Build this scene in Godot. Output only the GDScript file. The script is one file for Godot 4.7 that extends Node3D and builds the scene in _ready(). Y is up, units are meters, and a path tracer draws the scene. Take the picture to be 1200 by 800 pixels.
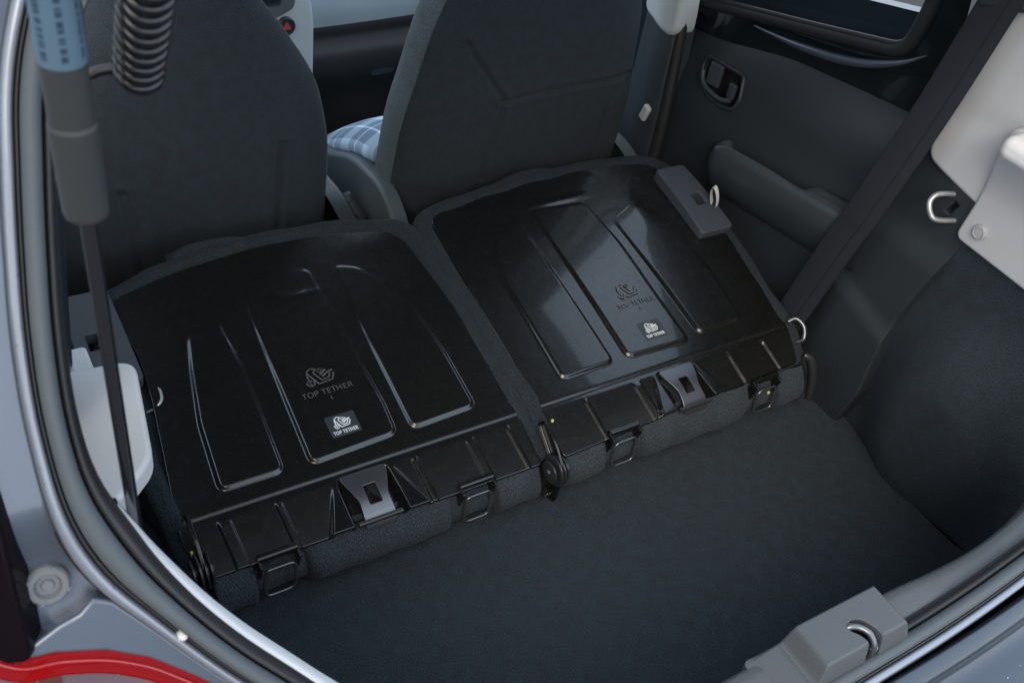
extends Node3D
# A small car's boot with both rear seat backs folded down, seen from behind its left rear corner.
# Metres, y up; the origin lies between the two seat backs on the crease of their steel backs; the car points towards -z.

var M := {}
var used := {}
const TILT := 0.19198622            # the folded seat backs rise 11 degrees towards the front
const GROUND := -0.53
const FLOOR := -0.14

# ---------------------------------------------------------------- mesh builder
class Buf:
	var v := PackedVector3Array()
	var n := PackedVector3Array()
	var t := PackedVector2Array()
	var i := PackedInt32Array()
	func put(p: Vector3, nn: Vector3, uv := Vector2.ZERO) -> int:
		v.push_back(p); n.push_back(nn); t.push_back(uv)
		return v.size() - 1
	func tri(a: int, b: int, c: int):
		# front faces run clockwise seen from the side the normal points to
		var g := (v[b] - v[a]).cross(v[c] - v[a])
		if g.dot(n[a] + n[b] + n[c]) > 0.0:
			i.push_back(a); i.push_back(c); i.push_back(b)
		else:
			i.push_back(a); i.push_back(b); i.push_back(c)
	func quad(a: int, b: int, c: int, d: int):
		tri(a, b, c); tri(a, c, d)
	func mesh() -> ArrayMesh:
		var a := []
		a.resize(Mesh.ARRAY_MAX)
		a[Mesh.ARRAY_VERTEX] = v; a[Mesh.ARRAY_NORMAL] = n; a[Mesh.ARRAY_TEX_UV] = t; a[Mesh.ARRAY_INDEX] = i
		var m := ArrayMesh.new()
		m.add_surface_from_arrays(Mesh.PRIMITIVE_TRIANGLES, a)
		return m

# a rectangular net of points; closed_u joins the last column to the first. flip turns the normals over
func net(b: Buf, rows: Array, closed_u := false, flip := false, uv_scale := 1.0):
	var h := rows.size()
	var w: int = rows[0].size()
	var base := b.v.size()
	var vv := 0.0
	for j in h:
		var uu := 0.0
		for k in w:
			var l: int = (k - 1 + w) % w if closed_u else maxi(k - 1, 0)
			var r: int = (k + 1) % w if closed_u else mini(k + 1, w - 1)
			var du: Vector3 = rows[j][r] - rows[j][l]
			var dv: Vector3 = rows[mini(j + 1, h - 1)][k] - rows[maxi(j - 1, 0)][k]
			var nn := du.cross(dv)
			if nn.length_squared() < 1e-18:
				nn = Vector3.UP
			nn = nn.normalized() * (-1.0 if flip else 1.0)
			if k > 0: uu += rows[j][k].distance_to(rows[j][k - 1])
			b.put(rows[j][k], nn, Vector2(uu, vv) * uv_scale)
		if j < h - 1: vv += rows[j][w / 2].distance_to(rows[j + 1][w / 2])
	for j in h - 1:
		for k in (w if closed_u else w - 1):
			var k2 := (k + 1) % w
			b.quad(base + j * w + k, base + j * w + k2, base + (j + 1) * w + k2, base + (j + 1) * w + k)

func fan(b: Buf, ring, nn: Vector3):
	var c := Vector3.ZERO
	for p in ring: c += p
	var m := b.put(c / ring.size(), nn)
	var first := b.v.size()
	for p in ring: b.put(p, nn)
	for k in ring.size():
		b.tri(m, first + k, first + (k + 1) % ring.size())

# smooth curve through points
func curve(pts: Array, per := 6, closed := false) -> Array:
	var out := []
	var n := pts.size()
	for k in (n if closed else n - 1):
		var p0 = pts[(k - 1 + n) % n] if closed else pts[maxi(k - 1, 0)]
		var p1 = pts[k]
		var p2 = pts[(k + 1) % n]
		var p3 = pts[(k + 2) % n] if closed else pts[mini(k + 2, n - 1)]
		for s in per:
			var x := float(s) / per
			out.append(0.5 * (2.0 * p1 + (p2 - p0) * x + (2.0 * p0 - 5.0 * p1 + 4.0 * p2 - p3) * x * x + (3.0 * p1 - p0 - 3.0 * p2 + p3) * x * x * x))
	if not closed: out.append(pts[n - 1])
	return out

func curve2(pts: Array, per := 5, closed := true) -> PackedVector2Array:
	return PackedVector2Array(curve(pts, per, closed))

# polygon with its corners rounded off
func rounded(pts: Array, radius, per := 5) -> PackedVector2Array:
	var out := PackedVector2Array()
	var n := pts.size()
	for k in n:
		var a: Vector2 = pts[(k - 1 + n) % n]
		var p: Vector2 = pts[k]
		var c: Vector2 = pts[(k + 1) % n]
		var r: float = radius[k] if radius is Array else radius
		var rr := minf(r, minf(p.distance_to(a), p.distance_to(c)) * 0.45)
		var s := p + (a - p).normalized() * rr
		var e := p + (c - p).normalized() * rr
		for q in per + 1:
			var x := float(q) / per
			out.push_back(s.lerp(p, x).lerp(p.lerp(e, x), x))
	return out

func rect(x0: float, y0: float, x1: float, y1: float, r: float) -> PackedVector2Array:
	return rounded([Vector2(x0, y0), Vector2(x1, y0), Vector2(x1, y1), Vector2(x0, y1)], r)

# a tube along a path; r is a radius or one radius per point
func tube(b: Buf, path: Array, r, sides := 10, closed := false, caps := true):
	var n := path.size()
	var rows := []
	var up := Vector3.ZERO
	for k in n:
		var a: Vector3 = path[(k - 1 + n) % n] if closed else path[maxi(k - 1, 0)]
		var c: Vector3 = path[(k + 1) % n] if closed else path[mini(k + 1, n - 1)]
		var d := (c - a).normalized()
		if up == Vector3.ZERO:
			up = d.cross(Vector3.RIGHT if absf(d.x) < 0.9 else Vector3.UP).normalized()
		up = (up - d * up.dot(d)).normalized()
		var s := d.cross(up)
		var rr: float = r if r is float else r[k]
		var ring := PackedVector3Array()
		for q in sides:
			var f := TAU * q / sides
			ring.push_back(path[k] + (up * cos(f) + s * sin(f)) * rr)
		rows.append(ring)
	if closed: rows.append(rows[0])
	net(b, rows, true)
	# outward check: turn the normals over when they point at the path
	if caps and not closed:
		fan(b, rows[0], (path[0] - path[1]).normalized())
		fan(b, rows[n - 1], (path[n - 1] - path[n - 2]).normalized())

# a box with rounded edges
func rbox(b: Buf, at: Transform3D, size: Vector3, r: float, seg := 3):
	r = minf(r, minf(size.x, minf(size.y, size.z)) * 0.499)
	var inner := size * 0.5 - Vector3.ONE * r
	for ax in 3:
		for sg in [-1.0, 1.0]:
			var u := (ax + 1) % 3
			var w := (ax + 2) % 3
			var ks := []
			for q in seg + 1: ks.append(-1.0 + float(q) / seg * 0.0)
			var steps := []
			for q in seg + 1: steps.append([-1.0, tan(-PI / 4 + PI / 4 * q / seg)])
			for q in seg + 1: steps.append([1.0, tan(PI / 4 * q / seg)])
			var base := b.v.size()
			var cnt := steps.size()
			for sj in steps:
				for si in steps:
					var dir := Vector3.ZERO
					dir[ax] = sg; dir[u] = si[1]; dir[w] = sj[1]
					var p := Vector3.ZERO
					p[ax] = sg * inner[ax]; p[u] = si[0] * inner[u]; p[w] = sj[0] * inner[w]
					dir = dir.normalized()
					b.put(at * (p + dir * r), (at.basis * dir).normalized(), Vector2(p[u], p[w]))
			for j in cnt - 1:
				for k in cnt - 1:
					b.quad(base + j * cnt + k, base + j * cnt + k + 1, base + (j + 1) * cnt + k + 1, base + (j + 1) * cnt + k)

# a turned shape: profile points are (radius, height) along +y of "at"
func lathe(b: Buf, at: Transform3D, prof: Array, sides := 32):
	for k in prof.size() - 1:
		var p: Vector2 = prof[k]
		var q: Vector2 = prof[k + 1]
		var d := (q - p).normalized()
		var nn := Vector2(d.y, -d.x)
		var base := b.v.size()
		for s in sides + 1:
			var f := TAU * s / sides
			var e := Vector3(cos(f), 0, sin(f))
			var nrm := (at.basis * (e * nn.x + Vector3.UP * nn.y)).normalized()
			b.put(at * (e * p.x + Vector3.UP * p.y), nrm, Vector2(f, p.y))
			b.put(at * (e * q.x + Vector3.UP * q.y), nrm, Vector2(f, q.y))
		for s in sides:
			b.quad(base + s * 2, base + s * 2 + 1, base + s * 2 + 3, base + s * 2 + 2)

# a surface f(u, v) cut to an outline, with rounded rims of depth "deep" and holes
func sheet(b: Buf, outline: PackedVector2Array, f: Callable, cell: float, face: Vector3, rim := 0.002, deep := 0.006, holes := []):
	var lo := outline[0]
	var hi := outline[0]
	for p in outline:
		lo = lo.min(p); hi = hi.max(p)
	lo -= Vector2(cell, cell) * 0.37
	var w := int(ceil((hi.x - lo.x) / cell)) + 2
	var h := int(ceil((hi.y - lo.y) / cell)) + 2
	var pos := PackedVector3Array()
	var ins := PackedByteArray()
	pos.resize(w * h); ins.resize(w * h)
	for j in h:
		for k in w:
			var p := lo + Vector2(k, j) * cell
			var s := 1 if Geometry2D.is_point_in_polygon(p, outline) else 0
			for hole in holes:
				if s == 1 and Geometry2D.is_point_in_polygon(p, hole): s = 0
			ins[j * w + k] = s
			pos[j * w + k] = f.call(p.x, p.y)
	var e := cell * 0.25
	var normal := func(p: Vector2) -> Vector3:
		var a: Vector3 = f.call(p.x + e, p.y) - f.call(p.x - e, p.y)
		var c: Vector3 = f.call(p.x, p.y + e) - f.call(p.x, p.y - e)
		var nn := a.cross(c).normalized()
		return nn if nn.dot(face) >= 0.0 else -nn
	var id := PackedInt32Array()
	id.resize(w * h); id.fill(-1)
	for j in range(1, h - 1):
		for k in range(1, w - 1):
			var near := false
			for q in [0, 1, w, w + 1, -1, -w, -w - 1, w - 1, 1 - w]:
				if ins[j * w + k + q] == 1: near = true
			if not near: continue
			var a := pos[j * w + k + 1] - pos[j * w + k - 1]
			var c := pos[(j + 1) * w + k] - pos[(j - 1) * w + k]
			var nn := a.cross(c).normalized()
			if nn.dot(face) < 0.0: nn = -nn
			id[j * w + k] = b.put(pos[j * w + k], nn, lo + Vector2(k, j) * cell)
	for j in h - 1:
		for k in w - 1:
			var c0 := j * w + k
			var cnt := ins[c0] + ins[c0 + 1] + ins[c0 + w] + ins[c0 + w + 1]
			if cnt == 4:
				b.quad(id[c0], id[c0 + 1], id[c0 + w + 1], id[c0 + w])
			else:
				var p := lo + Vector2(k, j) * cell
				var box := PackedVector2Array([p, p + Vector2(cell, 0), p + Vector2(cell, cell), p + Vector2(0, cell)])
				if cnt == 0:
					var hit := false
					for q in outline:
						if q.x >= p.x and q.y >= p.y and q.x <= p.x + cell and q.y <= p.y + cell: hit = true; break
					if not hit: continue
				var parts := Geometry2D.intersect_polygons(box, outline)
				for hole in holes:
					var nxt: Array[PackedVector2Array] = []
					for g in parts:
						for o in Geometry2D.clip_polygons(g, hole):
							if not Geometry2D.is_polygon_clockwise(o): nxt.append(o)
					parts = nxt
				for g in parts:
					var tr := Geometry2D.triangulate_polygon(g)
					var ids := []
					for q in g: ids.append(b.put(f.call(q.x, q.y), normal.call(q), q))
					for m in tr.size() / 3: b.tri(ids[tr[m * 3]], ids[tr[m * 3 + 1]], ids[tr[m * 3 + 2]])
	var loops := [outline]
	loops.append_array(holes)
	for li in loops.size():
		var loop: PackedVector2Array = loops[li]
		var sgn := -1.0 if Geometry2D.is_polygon_clockwise(loop) else 1.0
		if li > 0: sgn = -sgn
		var pts := []
		for k in loop.size():
			var a := loop[k]
			var c := loop[(k + 1) % loop.size()]
			var m := maxi(1, int(a.distance_to(c) / (cell * 1.5)))
			for q in m:
				if a.distance_to(c) > 1e-6: pts.append(a.lerp(c, float(q) / m))
		var n := pts.size()
		var rows := []
		var nrms := []
		for k in n:
			var p: Vector2 = pts[k]
			var d: Vector2 = (pts[(k + 1) % n] - pts[(k - 1 + n) % n]).normalized()
			var o := Vector2(d.y, -d.x) * sgn
			var nn: Vector3 = normal.call(p)
			var o3: Vector3 = f.call(p.x + o.x * e, p.y + o.y * e) - f.call(p.x - o.x * e, p.y - o.y * e)
			o3 = (o3 - nn * o3.dot(nn)).normalized()
			var at: Vector3 = f.call(p.x, p.y)
			var ring := PackedVector3Array()
			var ns := PackedVector3Array()
			for q in 4:
				var g := PI / 2 * q / 3
				ring.push_back(at + o3 * rim * sin(g) - nn * rim * (1.0 - cos(g)))
				ns.push_back(nn * cos(g) + o3 * sin(g))
			if deep > rim:
				ring.push_back(at + o3 * rim - nn * deep)
				ns.push_back(o3)
			rows.append(ring); nrms.append(ns)
		var base := b.v.size()
		var m2: int = rows[0].size()
		for k in n:
			for q in m2: b.put(rows[k][q], nrms[k][q], pts[k])
		for k in n:
			var k2 := (k + 1) % n
			for q in m2 - 1: b.quad(base + k * m2 + q, base + k2 * m2 + q, base + k2 * m2 + q + 1, base + k * m2 + q + 1)

# a profile (across, out) swept along a path; nrm gives the outward direction at each point
func sweep(b: Buf, path: Array, nrm: Array, prof: Array, scale: Array, flip := false):
	var rows := []
	for k in path.size():
		var d: Vector3 = (path[mini(k + 1, path.size() - 1)] - path[maxi(k - 1, 0)]).normalized()
		var nn: Vector3 = nrm[k]
		nn = (nn - d * nn.dot(d)).normalized()
		var s := d.cross(nn)
		var row := PackedVector3Array()
		for p in prof: row.push_back(path[k] + s * p.x * scale[k] + nn * p.y)
		rows.append(row)
	net(b, rows, false, flip)

# flat strokes of a drawing on a plane: polyline to ribbon
func stroke(b: Buf, pts: Array, width: float, place: Callable, up: Vector3):
	for k in pts.size() - 1:
		var a: Vector2 = pts[k]
		var c: Vector2 = pts[k + 1]
		var d := (c - a).normalized()
		var s := Vector2(-d.y, d.x) * width * 0.5
		var e := d * width * 0.35
		var ids := []
		for q in [a - e + s, c + e + s, c + e - s, a - e - s]: ids.append(b.put(place.call(q), up, q))
		b.quad(ids[0], ids[1], ids[2], ids[3])

# ---------------------------------------------------------------- scene tree helpers
func numbered(called: String) -> String:
	if not used.has(called):
		used[called] = 0
		return called
	used[called] += 1
	return "%s_%03d" % [called, used[called]]

func thing(called: String, label: String, category: String, at := Vector3.ZERO, group := "") -> Node3D:
	var o := Node3D.new()
	o.name = numbered(called)
	add_child(o, true)
	o.position = at
	o.set_meta("label", label); o.set_meta("category", category)
	if group != "": o.set_meta("group", group)
	return o

# shapes are written in scene coordinates; a part under a thing is moved into the thing's own axes
func origin_of(o: Node) -> Vector3:
	var p := Vector3.ZERO
	while o is Node3D and o != self:
		p += o.position
		o = o.get_parent()
	return p

func obj(called: String, b: Buf, m: Material, parent: Node = self) -> MeshInstance3D:
	var o := MeshInstance3D.new()
	o.name = numbered(called) if parent == self else called
	var off := origin_of(parent)
	if off != Vector3.ZERO:
		for k in b.v.size(): b.v[k] -= off
	o.mesh = b.mesh()
	o.material_override = m
	parent.add_child(o, true)
	return o

func tag(o: Node, label: String, category: String, group := ""):
	o.set_meta("label", label); o.set_meta("category", category)
	if group != "": o.set_meta("group", group)

func text(called: String, words: String, at: Transform3D, height: float, width: float, depth: float, m: Material, parent: Node, bold := false):
	var tm := TextMesh.new()
	var sf := SystemFont.new()
	sf.font_names = PackedStringArray(["Droid Sans"])
	if bold: sf.font_weight = 700
	tm.font = sf
	tm.text = words
	tm.font_size = 32
	tm.pixel_size = 0.01
	tm.depth = 0.06
	var box := tm.get_aabb()
	var o := MeshInstance3D.new()
	o.name = called
	o.mesh = tm
	o.material_override = m
	var sx := width / maxf(box.size.x, 0.001)
	var sy := height / maxf(box.size.y, 0.001)
	var bs := Basis(at.basis.x * sx, at.basis.y * sy, at.basis.z * (depth / 0.06))
	var c := box.get_center()
	o.transform = Transform3D(bs, at.origin - bs * Vector3(c.x, c.y, 0.0) - origin_of(parent))
	parent.add_child(o, true)

# ---------------------------------------------------------------- materials
func lin(r: float, g: float, b: float) -> Color:
	return Color(r, g, b).linear_to_srgb()

func mat(c: Color, rough: float, metal := 0.0, spec := 0.5) -> StandardMaterial3D:
	var m := StandardMaterial3D.new()
	m.albedo_color = c
	m.roughness = rough
	m.metallic = metal
	m.metallic_specular = spec
	return m

func noise_img(freq: float, seed: int, oct: int, lo: float, hi: float, size := 512, kind := FastNoiseLite.TYPE_SIMPLEX_SMOOTH) -> Image:
	var fn := FastNoiseLite.new()
	fn.seed = seed; fn.frequency = freq; fn.fractal_octaves = oct
	fn.noise_type = kind
	var im := fn.get_seamless_image(size, size)
	im.convert(Image.FORMAT_RGB8)
	if lo != 0.0 or hi != 1.0:
		var d := im.get_data()
		for k in d.size(): d[k] = int(lo * 255 + d[k] * (hi - lo))
		im = Image.create_from_data(size, size, false, Image.FORMAT_RGB8, d)
	return im

func bump(im: Image, k: float) -> ImageTexture:
	var c := im.duplicate() as Image
	c.convert(Image.FORMAT_RGBA8)
	c.bump_map_to_normal_map(k)
	return ImageTexture.create_from_image(c)

func tri(m: StandardMaterial3D, per_metre: float) -> StandardMaterial3D:
	m.uv1_triplanar = true
	m.uv1_world_triplanar = true
	m.uv1_scale = Vector3.ONE * per_metre
	return m

func make_materials():
	var fine := noise_img(0.16, 3, 2, 0.55, 1.0)
	var coarse := noise_img(0.30, 5, 3, 0.22, 1.0)
	var grain := noise_img(0.12, 9, 2, 0.0, 1.0, 512, FastNoiseLite.TYPE_CELLULAR)
	var fibre := ImageTexture.create_from_image(coarse)
	var fibre_n := bump(coarse, 5.0)
	var grain_n := bump(grain, 2.0)
	var blotch := noise_img(0.018, 17, 3, 0.55, 1.0)
	# mottled nap of the carpet, blue-grey with a faint warm drift
	var cd := coarse.duplicate() as Image
	for y in 512:
		for x in 512:
			var a := coarse.get_pixel(x, y).r
			var g := blotch.get_pixel(x, y).r
			cd.set_pixel(x, y, Color(a * (0.98 - (g - 0.75) * 0.10), a * (1.0 + (g - 0.75) * 0.08), a * (1.0 + (g - 0.75) * 0.14)) * lerpf(0.84, 1.06, g))
	var nap := ImageTexture.create_from_image(cd)
	for d in [["carpet", lin(0.104, 0.128, 0.156), 3.6], ["cover", lin(0.072, 0.085, 0.103), 2.6], ["flap", lin(0.118, 0.138, 0.165), 2.6], ["seat", lin(0.108, 0.128, 0.150), 4.0], ["side", lin(0.28, 0.33, 0.345), 3.0]]:
		var m := tri(mat(d[1] , 0.95, 0.0, 0.25), d[2])
		m.albedo_texture = nap
		m.normal_enabled = true; m.normal_texture = fibre_n; m.normal_scale = 0.7 if d[0] != "seat" else 1.2
		m.rim_enabled = true; m.rim = 0.25; m.rim_tint = 0.6
		M[d[0]] = m
	M.steel = tri(mat(lin(0.0068, 0.0067, 0.0062), 0.31, 0.0, 0.5), 3.0)
	M.steel.roughness_texture = ImageTexture.create_from_image(noise_img(0.03, 41, 5, 0.72, 1.0))
	M.steel.clearcoat_enabled = true; M.steel.clearcoat = 0.5; M.steel.clearcoat_roughness = 0.05
	M.steel.normal_enabled = true; M.steel.normal_texture = bump(noise_img(0.02, 21, 3, 0.0, 1.0), 3.0); M.steel.normal_scale = 0.06
	M.steel_dull = mat(lin(0.035, 0.036, 0.038), 0.3, 0.3, 0.6)
	M.bare = mat(lin(0.16, 0.165, 0.18), 0.34, 0.85)
	M.chrome = mat(lin(0.55, 0.55, 0.56), 0.22, 1.0)
	for d in [["black_plastic", lin(0.030, 0.037, 0.043), 0.4], ["dark_plastic", lin(0.046, 0.056, 0.064), 0.42], ["grey_plastic", lin(0.11, 0.118, 0.13), 0.48], ["pale_plastic", lin(0.50, 0.505, 0.52), 0.6], ["sill_plastic", lin(0.066, 0.072, 0.078), 0.42], ["silver_plastic", lin(0.58, 0.61, 0.60), 0.42]]:
		var m := tri(mat(d[1], d[2], 0.0, 0.45), 12.0)
		m.normal_enabled = true; m.normal_texture = grain_n; m.normal_scale = 0.22
		M[d[0]] = m
	M.white_plastic = mat(lin(0.78, 0.78, 0.79), 0.45)
	M.rubber = mat(lin(0.018, 0.019, 0.021), 0.55)
	M.seal_rubber = mat(lin(0.070, 0.082, 0.092), 0.6, 0.0, 0.35)
	M.gap = mat(lin(0.006, 0.006, 0.007), 0.9)
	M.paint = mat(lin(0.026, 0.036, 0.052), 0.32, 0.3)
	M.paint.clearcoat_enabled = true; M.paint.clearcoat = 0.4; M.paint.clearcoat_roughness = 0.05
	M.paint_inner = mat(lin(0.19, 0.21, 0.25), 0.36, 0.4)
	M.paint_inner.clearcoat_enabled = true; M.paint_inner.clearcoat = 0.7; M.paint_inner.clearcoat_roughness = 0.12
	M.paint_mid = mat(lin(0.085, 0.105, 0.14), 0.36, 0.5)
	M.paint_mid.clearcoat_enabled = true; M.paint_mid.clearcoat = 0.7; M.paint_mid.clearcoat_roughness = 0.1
	M.door_paint = mat(lin(0.010, 0.015, 0.018), 0.2, 0.2)
	M.door_paint.clearcoat_enabled = true; M.door_paint.clearcoat = 1.0; M.door_paint.clearcoat_roughness = 0.04
	M.red = mat(lin(0.17, 0.001, 0.002), 0.08, 0.0, 0.2)
	M.dark_red = mat(lin(0.04, 0.002, 0.003), 0.06, 0.0, 0.5)
	M.dark_red.clearcoat_enabled = true; M.dark_red.clearcoat = 0.5; M.dark_red.clearcoat_roughness = 0.03
	M.smoke_red = mat(lin(0.005, 0.003, 0.005), 0.15, 0.0, 0.2)
	M.sticker = mat(lin(0.028, 0.038, 0.045), 0.45)
	M.print = mat(lin(0.72, 0.74, 0.76), 0.55)
	M.dash_low = tri(mat(lin(0.018, 0.016, 0.014), 0.7), 12.0)
	M.dash_top = tri(mat(lin(0.21, 0.25, 0.265), 0.5), 12.0)
	M.clip = mat(lin(0.42, 0.42, 0.44), 0.5)
	M.rod = mat(lin(0.20, 0.20, 0.215), 0.2, 1.0)
	M.sleeve = mat(lin(0.034, 0.037, 0.040), 0.36)
	M.cable = mat(lin(0.006, 0.007, 0.009), 0.2, 0.0, 0.5)
	M.wire = mat(lin(0.16, 0.16, 0.17), 0.26, 0.8)
	M.bead = mat(lin(0.30, 0.006, 0.008), 0.1)
	M.bead.clearcoat_enabled = true; M.bead.clearcoat = 1.0; M.bead.clearcoat_roughness = 0.05
	M.satin = mat(lin(0.52, 0.52, 0.53), 0.38, 0.7)
	M.hazard = mat(lin(0.75, 0.06, 0.04), 0.4)
	M.glass = mat(Color(0.25, 0.32, 0.34, 0.22), 0.02)
	M.glass.transparency = BaseMaterial3D.TRANSPARENCY_ALPHA
	M.lid_glass = mat(Color(0.16, 0.19, 0.20, 0.25), 0.02)
	M.lid_glass.transparency = BaseMaterial3D.TRANSPARENCY_ALPHA
	M.headliner = mat(lin(0.34, 0.35, 0.36), 0.95)
	M.asphalt = tri(mat(lin(0.06, 0.06, 0.062), 0.95), 1.5)
	M.asphalt.albedo_texture = ImageTexture.create_from_image(fine)
	M.yellow = mat(lin(0.55, 0.6, 0.2), 0.5)
	# belt webbing: fine ribs across, two edge lines
	var bw := Image.create(128, 64, false, Image.FORMAT_RGB8)
	for y in 64:
		for x in 128:
			var q := 0.62 + 0.38 * (0.5 + 0.5 * sin(TAU * (y / 8.0) + (PI if (x / 4) % 2 == 0 else 0.0)))
			if x < 5 or x > 122: q *= 0.75
			bw.set_pixel(x, y, Color(q, q, q))
	M.webbing = mat(lin(0.030, 0.036, 0.048), 0.8)
	M.webbing.albedo_texture = ImageTexture.create_from_image(bw)
	M.webbing.normal_enabled = true; M.webbing.normal_texture = bump(bw, 3.0)
	M.webbing.uv1_scale = Vector3(1.0 / 0.047, 1.0 / 0.016, 1)
	# checked cloth of the front cushion
	var pl := Image.create(256, 256, false, Image.FORMAT_RGB8)
	for y in 256:
		for x in 256:
			var a := 0.0
			for q in [[x, 64], [y, 64]]:
				var s: int = q[0] % q[1]
				if s < 24: a += 0.42
				elif s > 40 and s < 44: a += 0.62
			var c := Color(0.50, 0.57, 0.63).lerp(Color(0.92, 0.96, 1.0), clampf(a, 0, 1))
			pl.set_pixel(x, y, c * (0.92 + 0.08 * coarse.get_pixel(x * 2, y * 2).r))
	M.check = mat(Color(0.96, 0.98, 1.0), 0.95, 0.0, 0.2)
	M.check.albedo_texture = ImageTexture.create_from_image(pl)
	M.check.uv1_scale = Vector3(2.6, 2.6, 1)
	# printed label on the gas strut: blue with dark lines of small print running along it
	var lb := Image.create(128, 256, false, Image.FORMAT_RGB8)
	lb.fill(Color(0.30, 0.39, 0.46))
	var rg := RandomNumberGenerator.new()
	rg.seed = 4
	for line in 7:
		var x0 := 12 + line * 16
		var y := 6
		while y < 244:
			var l := rg.randi_range(2, 5)
			lb.fill_rect(Rect2i(x0, y, 4 + line % 3, l), Color(0.15, 0.22, 0.28))
			y += l + rg.randi_range(1, 3)
	M.strut_label = mat(Color(1, 1, 1), 0.4)
	M.strut_label.albedo_texture = ImageTexture.create_from_image(lb)

# ---------------------------------------------------------------- set-up
func _ready():
	var cam := Camera3D.new()
	cam.name = "camera"
	add_child(cam)
	cam.transform = Transform3D(Basis(Vector3(0.8525078, 0.1441353, 0.5024494), Vector3(0.2471654, 0.7358276, -0.6304499), Vector3(-0.4605862, 0.6616516, 0.5916735)).orthonormalized(), Vector3(-0.6904, 1.0644, 0.8134))
	cam.fov = 37.136
	var ca := CameraAttributesPhysical.new()
	ca.frustum_focal_length = 35.722
	ca.exposure_aperture = 16.0
	ca.frustum_focus_distance = 1.45
	ca.frustum_near = 0.02
	ca.frustum_far = 400.0
	cam.attributes = ca
	cam.near = 0.02
	cam.far = 400.0
	cam.current = true
	var env := Environment.new()
	env.background_mode = Environment.BG_SKY
	var sky := Sky.new()
	var sm := ProceduralSkyMaterial.new()
	sm.sky_top_color = Color(0.68, 0.76, 0.84)
	sm.sky_horizon_color = Color(0.89, 0.91, 0.94)
	sm.sky_curve = 0.25
	sm.ground_bottom_color = Color(0.22, 0.22, 0.23)
	sm.ground_horizon_color = Color(0.5, 0.52, 0.55)
	sm.sky_energy_multiplier = 1.12
	sky.sky_material = sm
	env.sky = sky
	env.tonemap_mode = Environment.TONE_MAPPER_LINEAR
	env.tonemap_exposure = 2.95
	env.sdfgi_enabled = true; env.ssao_enabled = true; env.ssil_enabled = true
	var we := WorldEnvironment.new()
	we.environment = env
	add_child(we)
	var sun := DirectionalLight3D.new()
	sun.name = "sun"
	sun.light_energy = 0.32
	sun.light_angular_distance = 40.0
	sun.light_color = Color(1.0, 0.97, 0.93)
	sun.shadow_enabled = true
	add_child(sun)
	sun.look_at_from_position(Vector3(-3.0, 5.0, 4.0), Vector3.ZERO)
	make_materials()
	build_setting()
	build_shell()
	build_right_side()
	build_hatch()
	build_rear_seats()
	build_front()
	build_left_foreground()

# ---------------------------------------------------------------- ground and floor
func build_setting():
	var b := Buf.new()
	var rows := []
	for j in 9:
		var row := PackedVector3Array()
		for k in 9: row.push_back(Vector3((k - 4) * 40.0, GROUND, (j - 4) * 40.0))
		rows.append(row)
	net(b, rows)
	obj("ground", b, M.asphalt).set_meta("kind", "structure")
	# boot floor: a carpeted board with slight waves, its right front corner cut off at the wheel arch
	b = Buf.new()
	var fn := FastNoiseLite.new()
	fn.seed = 8; fn.frequency = 4.0
	var outl := rounded([Vector2(-0.60, 0.02), Vector2(0.60, 0.02), Vector2(0.615, 0.12), Vector2(0.575, 0.25), Vector2(0.57, 0.40), Vector2(0.62, 0.56), Vector2(-0.62, 0.56), Vector2(-0.57, 0.4), Vector2(-0.57, 0.25), Vector2(-0.6, 0.1)], 0.05)
	sheet(b, outl, func(x, z): return Vector3(x, FLOOR + 0.004 * fn.get_noise_2d(x, z) - 0.012 * smoothstep(0.3, 0.56, z), z), 0.012, Vector3.UP, 0.004, 0.02)
	obj("boot_floor", b, M.carpet).set_meta("kind", "structure")
	b = Buf.new()
	rbox(b, Transform3D(Basis(), Vector3(0, FLOOR - 0.06, 0.28)), Vector3(1.36, 0.05, 0.66), 0.01)
	rbox(b, Transform3D(Basis(), Vector3(0, -0.36, -0.85)), Vector3(1.36, 0.05, 1.7), 0.01)
	obj("floor_pan", b, M.black_plastic).set_meta("kind", "structure")

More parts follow.
